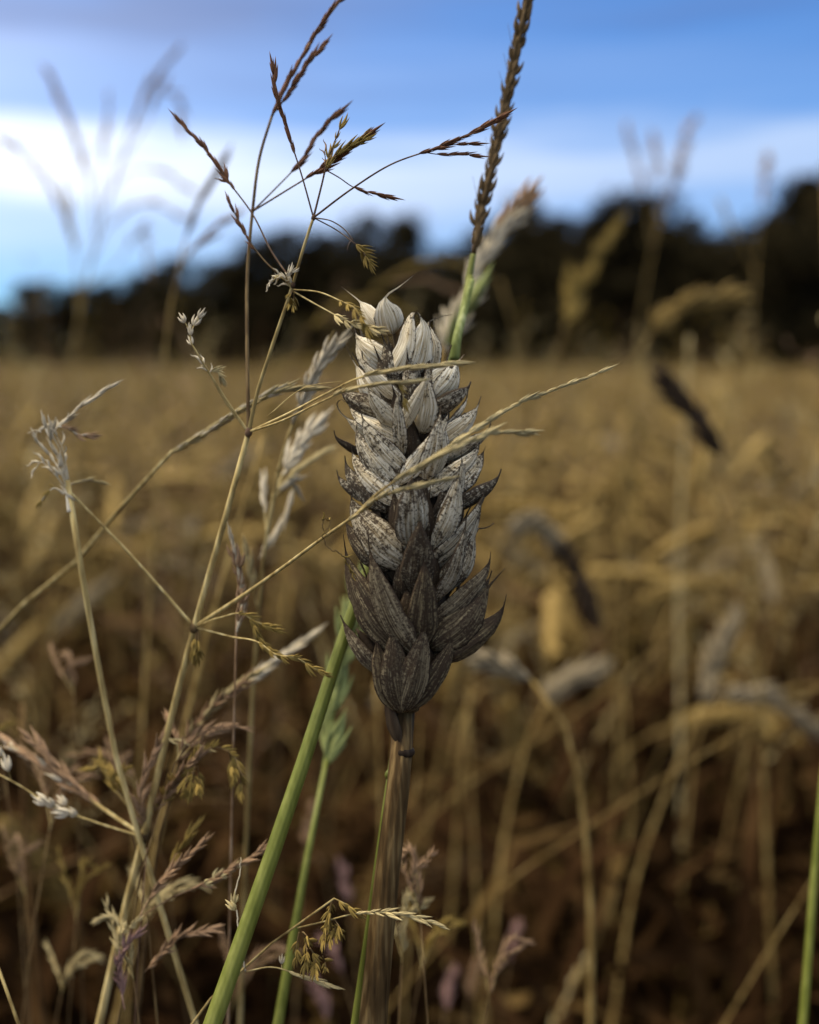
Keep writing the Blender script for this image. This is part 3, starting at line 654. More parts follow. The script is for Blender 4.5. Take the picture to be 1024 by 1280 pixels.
def glume(parent, name, x0, y0, x1, y1, wpx, lift=0.0, mould_shade=.5, bleach_shade=.8, awn=(), blunt=False, bow=.075, back=False, keel=None, tipout=1.28, fill=False):
    if not fill: x0, y0 = x0 - (x1 - x0) * .12, y0 - (y1 - y0) * .14
    y0 = min(y0, 890)
    if not awn: x1 += math.copysign(14, x1 - axx(y1)) * min(1, abs(x1 - axx(y1)) / 45)
    sb = (x0 - axx(y0)) / RPX(y0); st = (x1 - axx(y1)) / (RPX(y1) * 1.12); mid = (y0 + y1) / 2
    sb = max(-.95, min(.95, sb)); st = max(-.97, min(.97, st)); R_ = RPX(mid) * PXM * .92
    db = -.50 * R_ * math.sqrt(1 - sb * sb); dt = -1.0 * R_ * math.sqrt(1 - st * st) * tipout
    sg = -1 if back else 1
    l = lift / 1000
    p0 = P(x0, y0, D0 + sg * (db - l)); p1 = P(x1, y1, D0 + sg * (dt - l))
    sm = (sb + st) / 2; outn = norm(rgt * sm * .62 - fwd * sg * math.sqrt(max(.2, 1 - sm * sm)))
    pm = p0 * .55 + p1 * .45 + outn * np.linalg.norm(p1 - p0) * bow
    # sideways bow: the belly of a flaring husk swells outwards and down
    ch = norm(p1 - p0); lat = norm(rgt * np.sign(st if abs(st) > .1 else 1e-9) - UPV * .2); lat = lat - ch * np.dot(lat, ch); pm = pm + lat * np.linalg.norm(p1 - p0) * .05 * min(1, abs(st) * 1.4)
    if not awn and not blunt:
        k = random.uniform(.10, .18); dy_ = math.hypot(x1 - x0, y1 - y0) * k; awn = [(x1 + (x1 - x0) * k * .45 + random.uniform(-1.5, 1.5), y1 + (y1 - y0) * k * .6 - dy_ * .4, 0)]
    LL = np.linalg.norm(p1 - p0); flare = norm(outn * .8 + lat * min(1, abs(st) * 1.2) + UPV * .1)
    p1 = p1 + flare * LL * .02
    rl = random.gauss(0, .32); outn = norm(outn * math.cos(rl) + np.cross(ch, outn) * math.sin(rl))
    ctrl = [p0, pm, p1]; L1 = LL * 1.05; L2 = 0; pp = p1
    for (ax_, ay_, az_) in awn:
        q = P(ax_, ay_, D0 + sg * (dt - l) + az_ / 1000); L2 += np.linalg.norm(q - pp); ctrl.append(q); pp = q
    fb = L1 / (L1 + L2) if awn else 1.0
    v, f, uv = glume_arr(ctrl, fb, wpx * .53 * PXM, outn, keel=random.uniform(-.3, .3) if keel is None else keel, seed_=random.random() * 9, blunt=blunt)
    me = bpy.data.meshes.new(name); me.from_pydata((v - OG).tolist(), [], f); me.polygons.foreach_set('use_smooth', [True] * len(f))
    ul = me.uv_layers.new(name='uv'); idx = np.zeros(len(me.loops), np.int32); me.loops.foreach_get('vertex_index', idx); ul.data.foreach_set('uv', np.array(uv)[idx].astype(np.float32).ravel())
    me.materials.append(M['glume']); me.update()
    o = obj(name, me, parent); o.color = (mould_shade, bleach_shade, 0, 1); return o
def spikelet_core(x, y, tx, ty, wpx, back=False, d=-.35):
    R_ = RPX(y) * PXM * (-1 if back else 1); m = MB(); m.add(spindle_arr(P(x, y, D0 + d * R_ * .6), P(tx, ty, D0 + d * R_ * 1.4), wpx * PXM, 9, 8, flat=.9))
    me = m.mesh('spikelet', M['glume'], OG); o = obj('spikelet', me, ear_root); o.color = (.9, .2, 0, 1); return o
#  each row: core (x, y, tip x, tip y, width) and its husks
EAR = [
 ((485, 415, 478, 385, 24), [(484, 412, 451, 377, 25, 0.3, .25, 1, [(438, 367, 1), (426, 358, 2)]), (490, 412, 482, 373, 35, .8, .2, 1, [(500, 358, 1), (521, 341, 3)], 1)]),
 ((505, 455, 515, 405, 26), [(491, 462, 519, 391, 25, 1.0, .3, 1, [(524, 394, -.5)]), (513, 462, 526, 399, 40, .4, .42, 1, [(521, 389, -.6), (517, 389, -1)]), (534, 462, 536, 402, 24, -.5, .75, .6, [(550, 396, 0), (566, 393, .5)])]),
 ((478, 452, 462, 425, 26), [(488, 455, 459, 418, 32, 0, .45, .95), (476, 462, 447, 425, 26, -.4, .6, .8, [(442, 413, 0)])]),
 ((478, 500, 458, 465, 28), [(476, 502, 446, 457, 25, .2, .5, .9, [(438, 445, 0), (433, 433, 0)]), (502, 498, 466, 448, 21, 1.0, .4, 1), (478, 515, 441, 486, 27, .8, 1.0, .45)]),
 ((548, 495, 566, 455, 28), [(546, 492, 572, 452, 34, .5, .55, .95, [(581, 443, 0)]), (540, 512, 572, 482, 30, .7, .95, .5), (535, 480, 552, 455, 24, .8, .5, .9)]),
 ((510, 520, 515, 470, 30), [(526, 532, 531, 470, 36, 1.2, .55, .85, [(531, 458, 0)]), (498, 535, 527, 466, 18, 1.8, .5, 1), (497, 528, 473, 487, 26, 1.2, .5, .95), (503, 560, 501, 492, 17, 2.0, .55, 1)]),
 ((470, 550, 448, 525, 26), [(474, 546, 436, 524, 21, .4, .6, .9, [(423, 512, 0), (421, 503, 0), (427, 499, -.3), (431, 503, -.5)]), (500, 548, 452, 508, 20, 1.2, .5, 1), (454, 566, 433, 543, 15, .3, 1, .35)]),
 ((485, 590, 465, 540, 30), [(507, 584, 468, 522, 29, 1.5, .5, 1), (494, 604, 447, 536, 31, 1.2, .6, .85, [(445, 531, 0), (452, 528, -.3)])]),
 ((555, 555, 580, 520, 30), [(550, 535, 569, 498, 22, -.3, .45, .95), (548, 552, 596, 508, 27, .3, .6, .9, [(602, 495, 0)]), (550, 572, 597, 534, 24, .5, .6, .7)]),
 ((530, 580, 540, 525, 30), [(504, 594, 547, 518, 23, 2.0, .5, 1), (534, 592, 549, 520, 38, 1.4, .5, .9, [(552, 504, 0)])]),
 ((480, 620, 460, 580, 28), [(503, 624, 456, 566, 30, 1.3, .55, .95), (480, 632, 447, 578, 26, .6, .85, .7), (462, 622, 437, 594, 15, .2, .85, .6)]),
 ((570, 612, 590, 570, 30), [(528, 615, 584, 554, 23, 1.0, .5, .95), (558, 610, 603, 565, 30, .2, .7, .85, [(608, 555, 0)]), (566, 632, 609, 594, 25, .3, .9, .6)]),
 ((530, 655, 535, 600, 32), [(516, 672, 516, 598, 44, 1.5, .62, .75, (), 1), (547, 652, 562, 574, 20, 1.6, .5, .75), (545, 675, 572, 592, 26, 2.0, .55, .9, [(577, 578, 0)])]),
 ((478, 695, 455, 640, 34), [(507, 700, 441, 622, 44, 1.3, .62, .8, [(438, 616, 0)]), (483, 705, 434, 654, 28, .6, .85, .4, [(430, 649, 0)])]),
 ((570, 690, 590, 640, 32), [(541, 694, 589, 618, 26, 1.5, .5, .9), (548, 700, 600, 630, 32, .8, .62, .8, [(608, 616, 0), (613, 603, 0)]), (550, 730, 598, 660, 34, .7, .7, .65, [(609, 660, 0), (618, 654, 0)])]),
 ((530, 720, 530, 660, 30), [(520, 735, 525, 650, 38, 1.3, .85, .35, [(526, 643, 0)]), (545, 742, 566, 660, 27, 1.6, .6, .65)]),
 ((480, 785, 460, 715, 36), [(516, 805, 478, 690, 38, 2.1, .55, .45), (504, 805, 449, 692, 42, 1.4, .7, .25), (484, 800, 440, 724, 34, .6, .85, .2, [(436, 717, 0)])]),
 ((575, 780, 600, 735, 34), [(545, 768, 597, 699, 22, 1.2, .55, .5), (556, 765, 597, 722, 26, .4, .5, .9), (546, 800, 610, 732, 44, 1.0, .8, .25, [(621, 722, 0), (632, 710, 0)]), (548, 818, 614, 758, 32, .4, .9, .15)]),
 ((525, 790, 525, 710, 32), [(524, 800, 527, 702, 36, 1.2, .9, .2)]),
 ((478, 830, 445, 785, 24), [(482, 838, 430, 776, 31, .6, .72, .55, [(425, 769, 0)])]),
 ((505, 870, 508, 800, 40), [(499, 884, 482, 800, 30, .6, .8, .2), (502, 886, 497, 786, 36, 1.2, .72, .3), (506, 886, 525, 783, 36, 1.4, .68, .35), (511, 884, 552, 792, 30, .6, .85, .2)]),
]
for (core, husks) in EAR:
    s = spikelet_core(*core)
    for i, h in enumerate(husks):
        bl = len(h) > 9 and bool(h[9]); aw = h[8] if len(h) > 8 else []
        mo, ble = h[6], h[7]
        if h[1] > 750: mo, ble = .42 + .22 * mo, ble * .30  # brown lower husks, darkened further to put the ear's shade into their colour
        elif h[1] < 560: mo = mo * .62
        else: mo, ble = mo * .85, ble * (.95 if h[1] < 640 else .82 if h[1] < 690 else .58)  # middle rows fade toward the painted shade below
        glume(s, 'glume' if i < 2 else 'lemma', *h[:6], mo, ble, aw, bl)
# the rest of the spikelets, all round the rachis, behind the ones that face the lens
def glume3(parent, name, y0, y1, ang, rad0, rad1, wpx, mould_shade, bleach_shade):
    """husk at angle ang round the axis (0 = to the lens), radii in px"""
    def pt(y, r, a): return P(axx(y) + r * math.sin(a), y, D0 - r * math.cos(a) * PXM)
    p0, p1 = pt(y0, rad0, ang), pt(y1, rad1, ang); q = pt(y1 - (y0 - y1) * .16, rad1 * 1.12, ang)
    outn = norm(rgt * math.sin(ang) - fwd * math.cos(ang)); pm = (p0 + p1) / 2 + outn * np.linalg.norm(p1 - p0) * .14
    L1 = np.linalg.norm(p1 - p0) * 1.04; v, f, uv = glume_arr([p0, pm, p1, q], L1 / (L1 + np.linalg.norm(q - p1)), wpx * .5 * PXM, outn, keel=random.uniform(-.25, .25), seed_=random.random() * 9, nu=13, nv=9)
    me = bpy.data.meshes.new(name); me.from_pydata((v - OG).tolist(), [], f); me.polygons.foreach_set('use_smooth', [True] * len(f))
    ul = me.uv_layers.new(name='uv'); idx = np.zeros(len(me.loops), np.int32); me.loops.foreach_get('vertex_index', idx); ul.data.foreach_set('uv', np.array(uv)[idx].astype(np.float32).ravel())
    me.materials.append(M['glume']); me.update(); o = obj(name, me, parent); o.color = (mould_shade, bleach_shade, 0, 1)
row = 0; yy = 872.0
while yy > 470:
    RR = RPX(yy - 45)
    for k in range(8):
        a = (k + .5 * (row % 2)) * math.pi / 4 + random.gauss(0, .08); front = math.cos(a) > .2; side = abs(math.sin(a)) > .8
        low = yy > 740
        core = obj('spikelet', None, ear_root) if False else None
        if k % 2 == 0:
            cx = axx(yy) + RR * .3 * math.sin(a); dm = -RR * .3 * math.cos(a) * PXM; mm = MB(); mm.add(spindle_arr(P(cx, yy - 8, D0 + dm), P(axx(yy - 55) + RR * .6 * math.sin(a), yy - 58, D0 - RR * .6 * math.cos(a) * PXM), 22 * PXM, 7, 6)); sp_ = obj('spikelet', mm.mesh('spikelet', M['glume'], OG), ear_root); sp_.color = (.9, .1, 0, 1)
        Lg = random.uniform(70, 92) * (.8 if yy < 480 else 1)
        glume3(sp_, 'lemma' if front else 'glume', yy, yy - Lg, a, RR * .22, RR * (random.uniform(.74, .86) if front else random.uniform(.84, 1.0)), random.uniform(25, 33), random.uniform(.75, 1.0) if yy > 540 else random.uniform(.5, .8), .15 if low else (random.uniform(.1, .5) if yy > 540 else .6))  # inner husks darkened in colour so the gaps look shaded
    row += 1; yy -= 34
# dry scrap of sheath under the ear
v, f, uv = glume_arr([P(500, 932, D0 - .0012), P(490, 900, D0 - .0015), P(482, 862, D0 - .001)], 1.0, .0011, -fwd + rgt * -.5, seed_=3)
m = MB(); m.add((v, f)); obj('sheath_scrap', m.mesh('sheath_scrap', M['sooty'], OG), ear_root)

# ---- tall green stalk with the slim dark spike, leaning behind the ear
g = plant('grass_stalk', 'thick bright green grass stalk leaning behind the ear with slim dark spike', 'grass', [(262, 1290, -4), (330, 1098, 0), (390, 920, 4), (440, 765, 9), (492, 630, 13), (540, 520, 15), (574, 420, 16), (588, 345, 17)], 1.36, .62, 'green_stem', sides=14)
sp_path = [(586, 350, 17), (592, 318, 17), (597, 285, 17), (610, 225, 17), (632, 130, 17), (648, 50, 17), (664, -20, 17), (670, -50, 17)]
branch(g, sp_path[:2], .62, .5, 'green_stem', [], 'neck')
branch(g, sp_path[1:], .5, .3, 'spike_dark', [(0, 1, 44, 4.4, 'slim', 'spike_dark', .20), (.02, .98, 44, 4.0, 'fat', 'spike_dark', .15)], 'rachis')
for k in range(9):
    u = random.uniform(.1, .95); q = np.array(catmull(np.array(sp_path, float), 40))[int(u * 39)]
    branch(g, [(q[0] - 4, q[1], q[2]), (q[0] - random.uniform(6, 12), q[1] - random.uniform(22, 40), q[2])], .06, .02, 'spike_dark', [], 'awn')
branch(g, [(590, 350, 15.5), (580, 390, 14), (571, 425, 13), (568, 450, 13)], .5, 1.0, 'green_husk', [], 'sheath')

# ---- pale fuzzy ear behind
g = plant('wheat_stalk', 'pale woolly wheat ear, blurred, rising behind the ear tip', 'wheat', [(470, 1290, 70), (500, 900, 70), (525, 600, 70), (545, 470, 70), (556, 430, 70)], 1.6, .9, 'straw')
branch(g, [(550, 450, 70), (572, 395, 70), (600, 330, 70), (630, 280, 70), (652, 255, 70)], .8, .4, 'wheat_pale', [(0, .8, 24, 9, 'slim', 'pale_seed', .36), (.05, .9, 22, 8, 'open', 'pale_seed', .42), (.75, 1, 9, 7, 'fat', 'mauve_seed', .35)], 'rachis')
branch(g, [(560, 430, 66), (585, 385, 64), (600, 350, 66)], .9, .2, 'green_stem', [(0, .6, 4, 11, 'slim', 'green_husk', .3)], 'leaf')

# ---- blurred green ear low behind
g = plant('grass_stalk', 'blurred green grass ear hanging behind the thick green stalk', 'grass', [(346, 1290, 24), (372, 1140, 28), (394, 1020, 34), (408, 950, 38)], 1.05, .5, 'green_stem')
branch(g, [(406, 960, 38), (416, 890, 40), (430, 810, 42), (446, 740, 44), (455, 700, 45)], .6, .3, 'green_husk', [(0, .95, 17, 8.5, 'slim', 'green_husk', .36), (.03, 1, 10, 9, 'open', 'green_husk', .25)], 'rachis')
# ---- thin green stem hugging the thick brown one
g = plant('grass_stalk', 'thin green stalk pressed against the brown stem of the ear', 'grass', [(442, 1290, 5), (462, 1150, 4.5), (478, 1030, 4), (490, 935, 3), (496, 900, 3)], .62, .28, 'green_stem')
knot(g, 485, 968, 3.5, .5, 'green_stem')
# ---- green stem at the edge
plant('grass_stalk', 'green grass stalk at the right photo edge near the bottom', 'grass', [(1003, 1290, 40), (1014, 1150, 42), (1026, 1000, 44), (1042, 860, 46)], .9, .6, 'green_stem')

# ---- tall bent-grass with whorled panicle
A = plant('panicle_grass', 'tall straw-stemmed panicle grass with whorled red-brown branches against the sky', 'grass',
          [(122, 1290, 26), (158, 1130, 24), (180, 1045, 20), (207, 925, 16), (243, 784, 12), (281, 650, 8), (311, 540, 3)], .72, .42, 'pale_straw')
for (x, y, dz, r) in ((180, 1045, 20, .9), (243, 784, 12, .75), (311, 540, 3, .62), (316, 262, 8, .3), (392, 272, -1, .36), (366, 356, 0, .42)): knot(A, x, y, dz, r, 'dark_stem' if y < 600 else 'brown_stem')
branch(A, [(311, 540, 3), (309, 430, 6), (310, 330, 8), (316, 262, 8), (325, 195, 9), (340, 145, 10)], .30, .22, 'brown_stem', [], 'rachis')
branch(A, [(340, 145, 10), (362, 100, 10), (393, 45, 10), (430, -5, 10)], .24, .15, 'dark_stem', [(.0, 1, 15, 4.6, 'slim', 'red_seed', .16)], 'rachis')
branch(A, [(347, 138, 10), (362, 112, 10), (380, 88, 11), (398, 63, 11)], .15, .10, 'dark_stem', [(.1, 1, 8, 4.4, 'slim', 'red_seed', .2)])
branch(A, [(316, 264, 8), (345, 235, 9), (375, 203, 10), (395, 172, 11), (412, 152, 11)], .15, .09, 'dark_stem', [(.45, 1, 7, 5, 'slim', 'red_seed', .12)])
branch(A, [(316, 264, 8), (355, 240, 5), (398, 213, 2), (430, 190, 1), (452, 174, 0)], .15, .09, 'dark_stem', [(.5, 1, 9, 4.6, 'slim', 'red_seed', .2), (.75, 1, 3, 3, 'open', 'gold_seed', .4)])
branch(A, [(311, 540, 3), (322, 490, 2), (338, 440, 1), (366, 356, 0), (381, 305, -1), (392, 272, -1)], .34, .22, 'pale_straw', [], 'rachis')
branch(A, [(392, 272, -1), (402, 232, -1), (410, 200, -1), (424, 163, -1)], .17, .10, 'dark_stem', [(.55, 1, 5, 2.6, 'open', 'gold_seed', .5)])
branch(A, [(404, 222, -1), (407, 205, -1), (406, 190, -1)], .10, .07, 'dark_stem', [(.3, 1, 5, 2.0, 'curl', 'mauve_seed', .7)], 'twig')
branch(A, [(409, 208, -1), (425, 190, -1), (452, 176, -1)], .10, .07, 'dark_stem', [(.3, 1, 5, 3.4, 'open', 'gold_seed', .3)], 'twig')
branch(A, [(410, 214, -1), (424, 222, -1), (440, 233, -1), (477, 244, -1)], .11, .07, 'dark_stem', [(.5, 1, 5, 3.2, 'slim', 'red_seed', .3)], 'twig')
branch(A, [(392, 272, -1), (376, 215, -2), (358, 160, -3), (347, 125, -4), (343, 95, -4)], .15, .09, 'dark_stem', [(.45, 1, 10, 4.0, 'slim', 'red_seed', .12)])
branch(A, [(392, 272, -1), (440, 236, -3), (490, 205, -5), (545, 185, -6), (590, 166, -7), (620, 150, -7)], .16, .08, 'dark_stem', [(.60, 1, 9, 4.0, 'slim', 'red_seed', .12)])
branch(A, [(530, 189, -6), (552, 183, -6), (584, 180, -6)], .08, .06, 'dark_stem', [(.2, 1, 4, 3.2, 'slim', 'red_seed', .2)], 'twig')
branch(A, [(528, 190, -6), (548, 193, -6), (585, 194, -6)], .08, .06, 'dark_stem', [(.3, 1, 4, 3.0, 'slim', 'red_seed', .25)], 'twig')
branch(A, [(392, 272, -1), (416, 277, -2), (434, 290, -2), (441, 300, -2)], .11, .09, 'dark_stem')
branch(A, [(392, 272, -1), (420, 287, -1), (438, 300, -2), (452, 312, -2), (461, 328, -2)], .11, .09, 'dark_stem', [(.7, 1, 7, 2.6, 'open', 'gold_seed', .55)])
branch(A, [(441, 298, -2), (436, 305, -2), (434, 313, -2)], .1, .03, 'dark_stem', [], 'twig')
branch(A, [(366, 356, 0), (330, 325, 3), (310, 298, 4), (298, 275, 4), (289, 258, 4)], .14, .09, 'brown_stem', [(.55, 1, 7, 3.2, 'slim', 'red_seed', .22)])
branch(A, [(364, 350, 0), (340, 315, 2), (316, 268, 3), (285, 226, 4), (262, 193, 4), (230, 158, 4)], .15, .09, 'dark_stem', [(.58, 1, 12, 3.6, 'slim', 'red_seed', .16)])
branch(A, [(287, 229, 4), (284, 220, 4), (279, 208, 4)], .08, .05, 'dark_stem', [(.2, 1, 1, 3.2, 'slim', 'red_seed', .1)], 'twig')
branch(A, [(287, 229, 4), (278, 226, 4), (268, 223, 4)], .08, .05, 'dark_stem', [(.2, 1, 1, 2.2, 'slim', 'red_seed', .1)], 'twig')
branch(A, [(364, 360, 0), (356, 350, -1), (347, 345, -1), (341, 352, -1)], .14, .08, 'pale_straw', [(.1, 1, 9, 2.0, 'curl', 'pale_seed', .9)], 'twig')
branch(A, [(366, 358, 0), (358, 346, -1), (364, 341, -1)], .12, .08, 'pale_straw', [(.1, 1, 6, 1.9, 'open', 'pale_seed', .7)], 'twig')
branch(A, [(366, 362, 0), (398, 365, -4), (425, 376, -8), (446, 388, -11), (457, 408, -12)], .14, .09, 'pale_straw', [(.62, 1, 9, 2.5, 'open', 'gold_seed', .5)])
branch(A, [(366, 364, 0), (405, 386, -5), (436, 402, -9), (470, 411, -12)], .14, .09, 'pale_straw', [(.55, 1, 8, 3.0, 'open', 'straw_seed', .22)])
droop(A, 368, 362, 0, 2, 8, 2.4)
# whorl at the lower node
branch(A, [(311, 540, 3), (290, 510, 3), (262, 466, 2), (246, 440, 1), (238, 424, 1), (241, 410, 1), (248, 398, 1)], .20, .10, 'pale_straw', [(.78, 1, 4, 2.2, 'fat', 'pale_seed', .25)])
branch(A, [(238, 424, 1), (237, 414, 1), (232, 404, 1)], .10, .08, 'pale_straw', [(.5, 1, 2, 1.9, 'fat', 'pale_seed', .4)], 'twig')
branch(A, [(308, 538, 3), (280, 500, 3), (262, 468, 2), (252, 455, 2)], .14, .08, 'pale_straw', [(.85, 1, 6, 2.0, 'curl', 'pale_seed', .9)])
branch(A, [(262, 466, 2), (268, 462, 2), (277, 472, 2)], .09, .07, 'pale_straw', [(.1, 1, 5, 2.1, 'open', 'straw_seed', .5)], 'twig')
branch(A, [(311, 540, 3), (360, 517, -3), (412, 490, -9), (450, 472, -13), (490, 463, -15), (530, 458, -15), (566, 453, -14)], .20, .10, 'pale_straw', [(.66, 1, 14, 3.6, 'slim', 'straw_seed', .13)])
branch(A, [(311, 540, 3), (355, 525, -3), (402, 502, -9), (440, 486, -13), (475, 480, -15), (512, 477, -15)], .18, .10, 'pale_straw', [(.62, 1, 12, 3.4, 'slim', 'straw_seed', .15)])
branch(A, [(497, 478, -15), (502, 487, -15), (505, 497, -15)], .08, .05, 'pale_straw', [(.1, 1, 2, 2.2, 'open', 'gold_seed', .3)], 'twig')
branch(A, [(335, 520, 1), (380, 485, -6), (430, 476, -12)], .09, .05, 'pale_straw')
# middle node
stalk = [(243, 784, 12), (300, 747, 8), (350, 712, 2), (400, 675, -6), (443, 645, -13), (475, 622, -17), (510, 611, -18), (548, 602, -18)]
branch(A, stalk, .40, .16, 'pale_straw', [(.72, 1, 8, 4.2, 'slim', 'straw_seed', .12)])
branch(A, [(443, 645, -13), (478, 612, -17), (510, 592, -19), (560, 565, -20), (610, 543, -18), (652, 540, -16)], .20, .10, 'pale_straw', [(.30, 1, 13, 4.6, 'slim', 'straw_seed', .12)])
branch(A, [(510, 592, -19), (555, 562, -18), (600, 532, -14), (650, 503, -9), (700, 484, -6), (746, 467, -4)], .18, .09, 'pale_straw', [(.2, 1, 17, 4.0, 'slim', 'straw_seed', .10)])
branch(A, [(243, 784, 12), (205, 740, 12), (165, 695, 12), (122, 650, 12), (90, 617, 12)], .26, .17, 'pale_straw')
branch(A, [(108, 635, 12), (98, 628, 12), (84, 618, 12)], .08, .05, 'pale_straw', [(.3, 1, 4, 2.6, 'slim', 'pale_seed', .3)], 'twig')
branch(A, [(243, 784, 12), (275, 772, 8), (305, 768, 6), (318, 776, 6), (342, 786, 6)], .15, .09, 'pale_straw', [(.62, 1, 7, 2.8, 'open', 'gold_seed', .3)])
branch(A, [(316, 776, 6), (326, 800, 6), (340, 812, 6)], .09, .06, 'pale_straw', [(.1, 1, 6, 2.8, 'open', 'gold_seed', .3)], 'twig')
branch(A, [(243, 784, 12), (290, 796, 8), (325, 804, 4), (345, 818, 3), (370, 822, 2), (392, 835, 2), (404, 841, 2)], .15, .08, 'pale_straw', [(.55, 1, 12, 2.6, 'open', 'gold_seed', .35)])
droop(A, 248, 788, 12, 3, 10, 2.9)
# curled dry threads on the long side branch
branch(A, [(408, 668, -8), (403, 658, -8), (404, 649, -8), (411, 648, -8), (413, 657, -8), (407, 664, -8)], .07, .05, 'brown_stem', [(.4, 1, 5, 1.5, 'curl', 'gold_seed', .9)], 'tendril', .1)
branch(A, [(403, 670, -8), (410, 684, -8), (424, 691, -8), (434, 700, -7), (441, 716, -7)], .10, .07, 'brown_stem', [(.6, 1, 5, 1.7, 'curl', 'gold_seed', .6)], 'tendril', .08)
# bottom node
branch(A, [(180, 1045, 20), (132, 1012, 22), (92, 985, 24), (55, 958, 26), (10, 930, 28)], .26, .12, 'pale_straw', [(.3, 1, 26, 4.8, 'slim', 'mauve_seed', .24), (.4, 1, 12, 4.2, 'slim', 'pale_seed', .3)])
branch(A, [(178, 1045, 20), (120, 1005, 22), (75, 960, 24), (40, 925, 25)], .16, .08, 'pale_straw', [(.4, 1, 18, 4.6, 'slim', 'mauve_seed', .22)])
branch(A, [(178, 1046, 20), (120, 1028, 18), (62, 1006, 17), (25, 982, 17), (-5, 966, 17)], .18, .12, 'pale_straw', [(.42, .62, 5, 3.2, 'fat', 'pale_seed', .35)])
branch(A, [(100, 1020, 18), (85, 1008, 18), (76, 996, 18)], .07, .05, 'pale_straw', [(.6, 1, 1, 2.4, 'fat', 'pale_seed', .1)], 'twig')
branch(A, [(15, 978, 17), (10, 962, 17), (3, 946, 17)], .07, .05, 'pale_straw', [(.4, 1, 2, 3.2, 'fat', 'pale_seed', .2)], 'twig')
branch(A, [(183, 1040, 20), (176, 1005, 18), (186, 958, 17), (204, 922, 16)], .22, .14, 'brown_stem', [(.05, .95, 34, 3.8, 'slim', 'mauve_seed', .36)])
branch(A, [(204, 922, 16), (225, 926, 15), (256, 935, 14)], .12, .07, 'pale_straw', [(.1, 1, 7, 3.2, 'slim', 'straw_seed', .25)], 'twig')
branch(A, [(188, 1020, 20), (212, 985, 16), (242, 950, 13), (268, 934, 12), (292, 944, 11), (303, 970, 10)], .22, .10, 'brown_stem', [(.02, .6, 34, 3.8, 'slim', 'mauve_seed', .4), (.1, .9, 14, 3.2, 'open', 'gold_seed', .5)])
for (x, y, n_) in ((238, 965, 3), (246, 958, 2), (285, 940, 2), (300, 958, 2)): droop(A, x, y, 12, n_, 10, 2.9)

# ---- withered pale head on the far left
B = plant('withered_grass', 'bleached withered grass head curling over on a thin bent stem', 'grass', [(178, 1060, 19), (152, 975, 18), (128, 860, 16), (104, 725, 13), (88, 640, 12), (84, 600, 12)], .45, .5, 'pale_straw')
branch(B, [(87, 640, 12), (83, 605, 12), (82, 575, 12)], .42, .10, 'pale_seed', [], 'sheath')
for pts, sd in (
    ([(84, 612, 12), (76, 590, 11), (60, 566, 11), (47, 552, 11), (46, 540, 11), (55, 535, 11)], (.2, 1, 9, 3.0, 'slim', 'pale_seed', .45)),
    ([(84, 610, 12), (74, 575, 11), (62, 548, 10), (58, 536, 10)], (.2, 1, 8, 3.0, 'slim', 'pale_seed', .4)),
    ([(85, 605, 12), (74, 560, 11), (66, 540, 10), (75, 532, 10), (92, 516, 9), (110, 502, 9), (133, 487, 9)], (.4, 1, 16, 3.4, 'slim', 'pale_seed', .2)),
    ([(86, 600, 12), (78, 560, 11), (70, 535, 10), (76, 528, 10)], (.3, 1, 6, 2.2, 'curl', 'pale_seed', .5)),
    ([(72, 533, 10), (86, 535, 10), (97, 543, 10), (112, 543, 10)], (.1, 1, 8, 2.2, 'open', 'mauve_seed', .35)),
    ([(82, 610, 12), (66, 590, 11), (50, 578, 11), (46, 584, 11)], (.3, 1, 6, 2.6, 'curl', 'pale_seed', .4)),
    ([(86, 606, 14), (108, 600, 17), (133, 603, 20)], (.1, .8, 5, 2.6, 'slim', 'straw_seed', .2)),
    ([(80, 618, 12), (68, 610, 12), (58, 618, 12), (52, 626, 12)], (.3, 1, 4, 2.2, 'open', 'gold_seed', .3)),
    ([(52, 540, 11), (44, 538, 11), (36, 541, 11)], (.9, 1, 1, .8, 'slim', 'pale_seed', .1))):
    branch(B, pts, .14, .08, 'pale_seed', [sd])

# ---- straw-coloured spike lying across, and other out of focus heads on the left
C = plant('grass_stalk', 'straw-coloured slender grass spike arching across the tall panicle grass', 'grass', [(-40, 830, 55), (20, 765, 48), (103, 695, 38), (170, 612, 28), (214, 566, 20)], .55, .35, 'pale_straw')
branch(C, [(214, 566, 20), (250, 545, 15), (300, 513, 10), (345, 490, 8), (382, 486, 7)], .34, .12, 'pale_straw', [(0, 1, 34, 4.8, 'slim', 'straw_seed', .15), (.05, .9, 24, 4.4, 'slim', 'pale_seed', .17)], 'rachis')
Dg = plant('panicle_grass', 'soft cream panicle grass, slightly blurred, between tall grass and the ear', 'grass', [(300, 1290, 60), (310, 1000, 50), (322, 780, 40), (336, 650, 32), (347, 590, 28)], .45, .3, 'pale_straw')
branch(Dg, [(347, 590, 28), (362, 540, 26), (378, 505, 24), (397, 462, 22), (420, 432, 20)], .25, .12, 'pale_straw', [(.35, 1, 12, 5.2, 'slim', 'pale_seed', .2), (.5, .95, 8, 4.4, 'fat', 'pale_seed', .2)])
branch(Dg, [(400, 450, 22), (408, 430, 22), (418, 412, 22)], .1, .04, 'pale_straw', [], 'awn')
branch(Dg, [(340, 620, 30), (355, 590, 34), (372, 560, 36), (390, 537, 38)], .2, .1, 'pale_straw', [(.3, 1, 9, 6.5, 'slim', 'pale_seed', .16), (.4, 1, 6, 5.5, 'fat', 'pale_seed', .16)])
branch(Dg, [(342, 615, 32), (375, 585, 40), (402, 567, 44)], .2, .1, 'pale_straw', [(.3, 1, 8, 5.5, 'slim', 'straw_seed', .16)])
